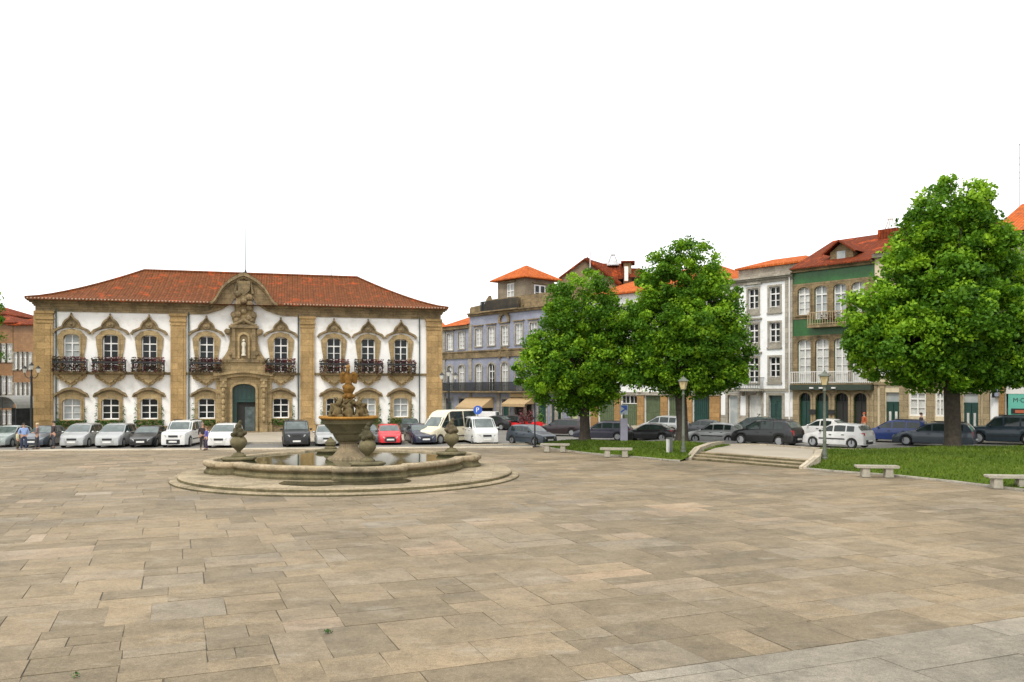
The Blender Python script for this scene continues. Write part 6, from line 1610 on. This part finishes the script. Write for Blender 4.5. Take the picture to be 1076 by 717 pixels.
def person(px, Y, z, yaw, h, label, top, bottom, hair=None, arms='down', stride=.1, cap=None):
    x = (px-HX)/F*Y; s = h/1.75
    r = empty('person', (x,Y,z), yaw, label, 'person'); r.scale = (s,s,s)
    q = stride
    V = [(0,0,.95),(0,0,1.12),(0,.0,1.32),(0,-.0,1.46),(0,-.01,1.54),(0,-.02,1.63),(0,-.01,1.71)]
    Rr = [(.13,.11),(.13,.10),(.155,.11),(.06,.06),(.055,.06),(.075,.09),(.06,.07)]
    E = [(i,i+1) for i in range(6)]
    def add(chain, radii, root):
        prev = root
        for p, a in zip(chain, radii): V.append(p); Rr.append(a); E.append((prev,len(V)-1)); prev = len(V)-1
        return prev
    legs = []; armsP = []
    for sg in (-1,1):
        ch = [(sg*.1,0,.88),(sg*.11,-sg*q*.5-.02,.50),(sg*.11,-sg*q*.9+.02,.09),(sg*.12,-sg*q*.9-.15,.035)]
        legs.append(ch); add(ch, [.095,.062,.042,.04], 0)
        if arms == 'down': ch = [(sg*.2,0,1.41),(sg*.25,.02,1.14),(sg*.25,-.06,.90)]
        elif arms == 'front': ch = [(sg*.2,0,1.41),(sg*.26,.0,1.15),(sg*.12,-.22,1.12)]
        else: ch = [(sg*.2,0,1.41),(sg*.3,.05,1.16),(sg*.17,-.02,.98)]
        armsP.append(ch); e_ = add(ch, [.055,.042,.032], 2)
        a, b_ = Vector(ch[1]), Vector(ch[2]); d = (b_-a).normalized(); sd2 = Vector((0,1,0)) if abs(d.y) < .7 else Vector((0,0,1))
        pm_ = b_+d*.07; V.append(tuple(pm_)); Rr.append((.035,.02)); E.append((e_,len(V)-1)); pi_ = len(V)-1
        for k in range(4): f = pm_+d*(.07+.01*(k in (1,2)))+sd2*(.02*(k-1.5)); V.append(tuple(f)); Rr.append(.008); E.append((pi_,len(V)-1))
        t_ = b_+d*.08+sd2*.055; V.append(tuple(t_)); Rr.append(.009); E.append((e_,len(V)-1))
    skinned('body', V, E, Rr, M_skin, r)
    # shirt
    V2 = [(0,0,.93),(0,0,1.12),(0,0,1.32),(0,0,1.45)]; R2 = [(.155,.13),(.15,.12),(.175,.13),(.075,.075)]; E2 = [(0,1),(1,2),(2,3)]
    for ch in armsP:
        V2 += [ch[0], ch[1], tuple(Vector(ch[1]).lerp(Vector(ch[2]),.75))]; n_ = len(V2); R2 += [.068,.058,.048]; E2 += [(2,n_-3),(n_-3,n_-2),(n_-2,n_-1)]
    skinned('shirt', V2, E2, R2, top, r)
    V3 = [(0,0,.98),(0,0,.9)]; R3 = [(.15,.125),(.15,.13)]; E3 = [(0,1)]
    for ch in legs:
        V3 += [ch[0], ch[1], (ch[2][0],ch[2][1],.1)]; n_ = len(V3); R3 += [.108,.08,.062]; E3 += [(1,n_-3),(n_-3,n_-2),(n_-2,n_-1)]
    skinned('trousers', V3, E3, R3, bottom, r)
    sh = MB(); 
    for ch in legs:
        sh = MB(); sh.ball((ch[3][0],ch[3][1]+.07,.045),.05,8,1,2.6,.95); sh.build('shoe', M_shoe, r, smooth=60)
    hm_ = MB(); hm_.ball((0,.015,1.70),.105,10,.92,1.05,.82); hm_.build('cap' if cap else 'hair', cap or hair or M_hair, r, smooth=60)
    f = MB(); f.ball((0,-.115,1.635),.018,6,1,1,1.3); f.build('nose', M_skin, r)
    for sg in (-1,1): f = MB(); f.ball((sg*.032,-.098,1.66),.011,5); f.build('eye', M_hair, r)
    f = MB(); f.box(-.025,.025,-.105,-.09,1.595,1.602); f.build('mouth', flat('lips',(.3,.1,.08),.6), r)
    return r
C_ = lambda n, c: flat(n, c, .85)
person(25,53.6,-.17,.8,1.74,'man in light blue shirt and navy trousers standing at the left','' or C_('light_blue_cloth',(.25,.36,.62)),C_('navy_cloth',(.025,.035,.075)),arms='hip')
person(39,54.6,-.17,-1.2,1.70,'man in greyish pink shirt and pale cap facing the man in blue',C_('mauve_cloth',(.20,.13,.13)),C_('charcoal_cloth',(.05,.05,.06)),arms='front',cap=C_('straw',(.5,.4,.25)))
person(56.5,55.6,-.17,-.6,1.80,'man in dark clothes by the first silver car',C_('black_cloth',(.04,.03,.03)),C_('charcoal_cloth',(.05,.05,.06)))
person(18.5,53.9,-.17,2.4,1.25,'child in pale yellow top beside the man in blue',C_('yellow_cloth',(.5,.46,.28)),C_('brown_cloth',(.06,.05,.03)))
person(213,54.4,-.17,.5,1.72,'person in black coat at the corner of the white car',C_('black_cloth',(.04,.03,.03)),C_('black_cloth',(.04,.03,.03)),hair=C_('grey_hair',(.25,.17,.13)))
person(217,54.0,-.17,-.9,1.50,'shorter person in violet blue coat before the white car',C_('violet_cloth',(.09,.09,.32)),C_('violet_dark_cloth',(.05,.04,.08)),hair=C_('brown_hair',(.16,.08,.04)))
person(908,61,.35,-1.4,1.70,'red haired person walking behind the white hatchback',C_('rust_cloth',(.42,.10,.03)),C_('charcoal_cloth',(.05,.05,.06)),hair=M_hair_r)
person(968,57.5,.35,1.4,1.78,'dark haired person standing behind the blue estate car',C_('black_cloth',(.04,.03,.03)),C_('charcoal_cloth',(.05,.05,.06)))
# ================================================================== light, sky, camera
w = bpy.data.worlds.new('World'); scene.world = w; w.use_nodes = True
t = w.node_tree; bg = t.nodes['Background']
sky = t.nodes.new('ShaderNodeTexSky'); sky.sky_type = 'NISHITA'; sky.sun_disc = False
SUN_EL, SUN_AZ = 52, 205        # compass: 0 = +Y, clockwise
sky.sun_elevation = R(SUN_EL); sky.sun_rotation = R(SUN_AZ); sky.dust_density = 3; sky.altitude = 200
# closed cloud cover in front of the blue
tc = t.nodes.new('ShaderNodeTexCoord'); n = t.nodes.new('ShaderNodeTexNoise'); n.inputs['Scale'].default_value = 1.6; n.inputs['Detail'].default_value = 5
mp = t.nodes.new('ShaderNodeMapping'); mp.inputs['Scale'].default_value = (1,1,3); t.links.new(tc.outputs['Generated'], mp.inputs[0]); t.links.new(mp.outputs[0], n.inputs['Vector'])
rp = t.nodes.new('ShaderNodeValToRGB'); rp.color_ramp.elements[0].position = .3; rp.color_ramp.elements[1].position = .7
rp.color_ramp.elements[0].color = (.93,.935,.95,1); rp.color_ramp.elements[1].color = (1,1,1,1); t.links.new(n.outputs['Fac'], rp.inputs[0])
vm = t.nodes.new('ShaderNodeVectorMath'); vm.operation = 'SCALE'; vm.inputs['Scale'].default_value = 11.5; t.links.new(rp.outputs[0], vm.inputs[0])
mx = t.nodes.new('ShaderNodeMix'); mx.data_type = 'RGBA'; mx.inputs[0].default_value = .93
t.links.new(sky.outputs[0], mx.inputs[6]); t.links.new(vm.outputs[0], mx.inputs[7]); t.links.new(mx.outputs[2], bg.inputs[0])
bg.inputs[1].default_value = .1
sl = bpy.data.lights.new('sun', 'SUN'); sl.energy = 1.5; sl.angle = R(14); sl.color = (1,.95,.86)
so = bpy.data.objects.new('sun', sl); col.objects.link(so); so.location = (0,-20,60)
az = R(SUN_AZ); sd = Vector((math.sin(az)*math.cos(R(SUN_EL)), math.cos(az)*math.cos(R(SUN_EL)), math.sin(R(SUN_EL))))
so.rotation_euler = (-sd).to_track_quat('-Z', 'Y').to_euler()
cd = bpy.data.cameras.new('camera'); cam = bpy.data.objects.new('camera', cd); col.objects.link(cam)
cam.location = (0,0,CH); cam.rotation_euler = (R(90),0,0)
cd.sensor_width = 36; cd.lens = 36*F/1076; cd.shift_y = (HY-358.5)/1076; cd.clip_end = 3000
scene.camera = cam
scene.view_settings.view_transform = 'Standard'; scene.view_settings.look = 'None'; scene.view_settings.exposure = .6
scene.view_settings.gamma = 1; scene.view_settings.use_curve_mapping = False
scene.render.engine = 'CYCLES'; scene.cycles.use_denoising = True; scene.cycles.max_bounces = 6; scene.cycles.transparent_max_bounces = 8
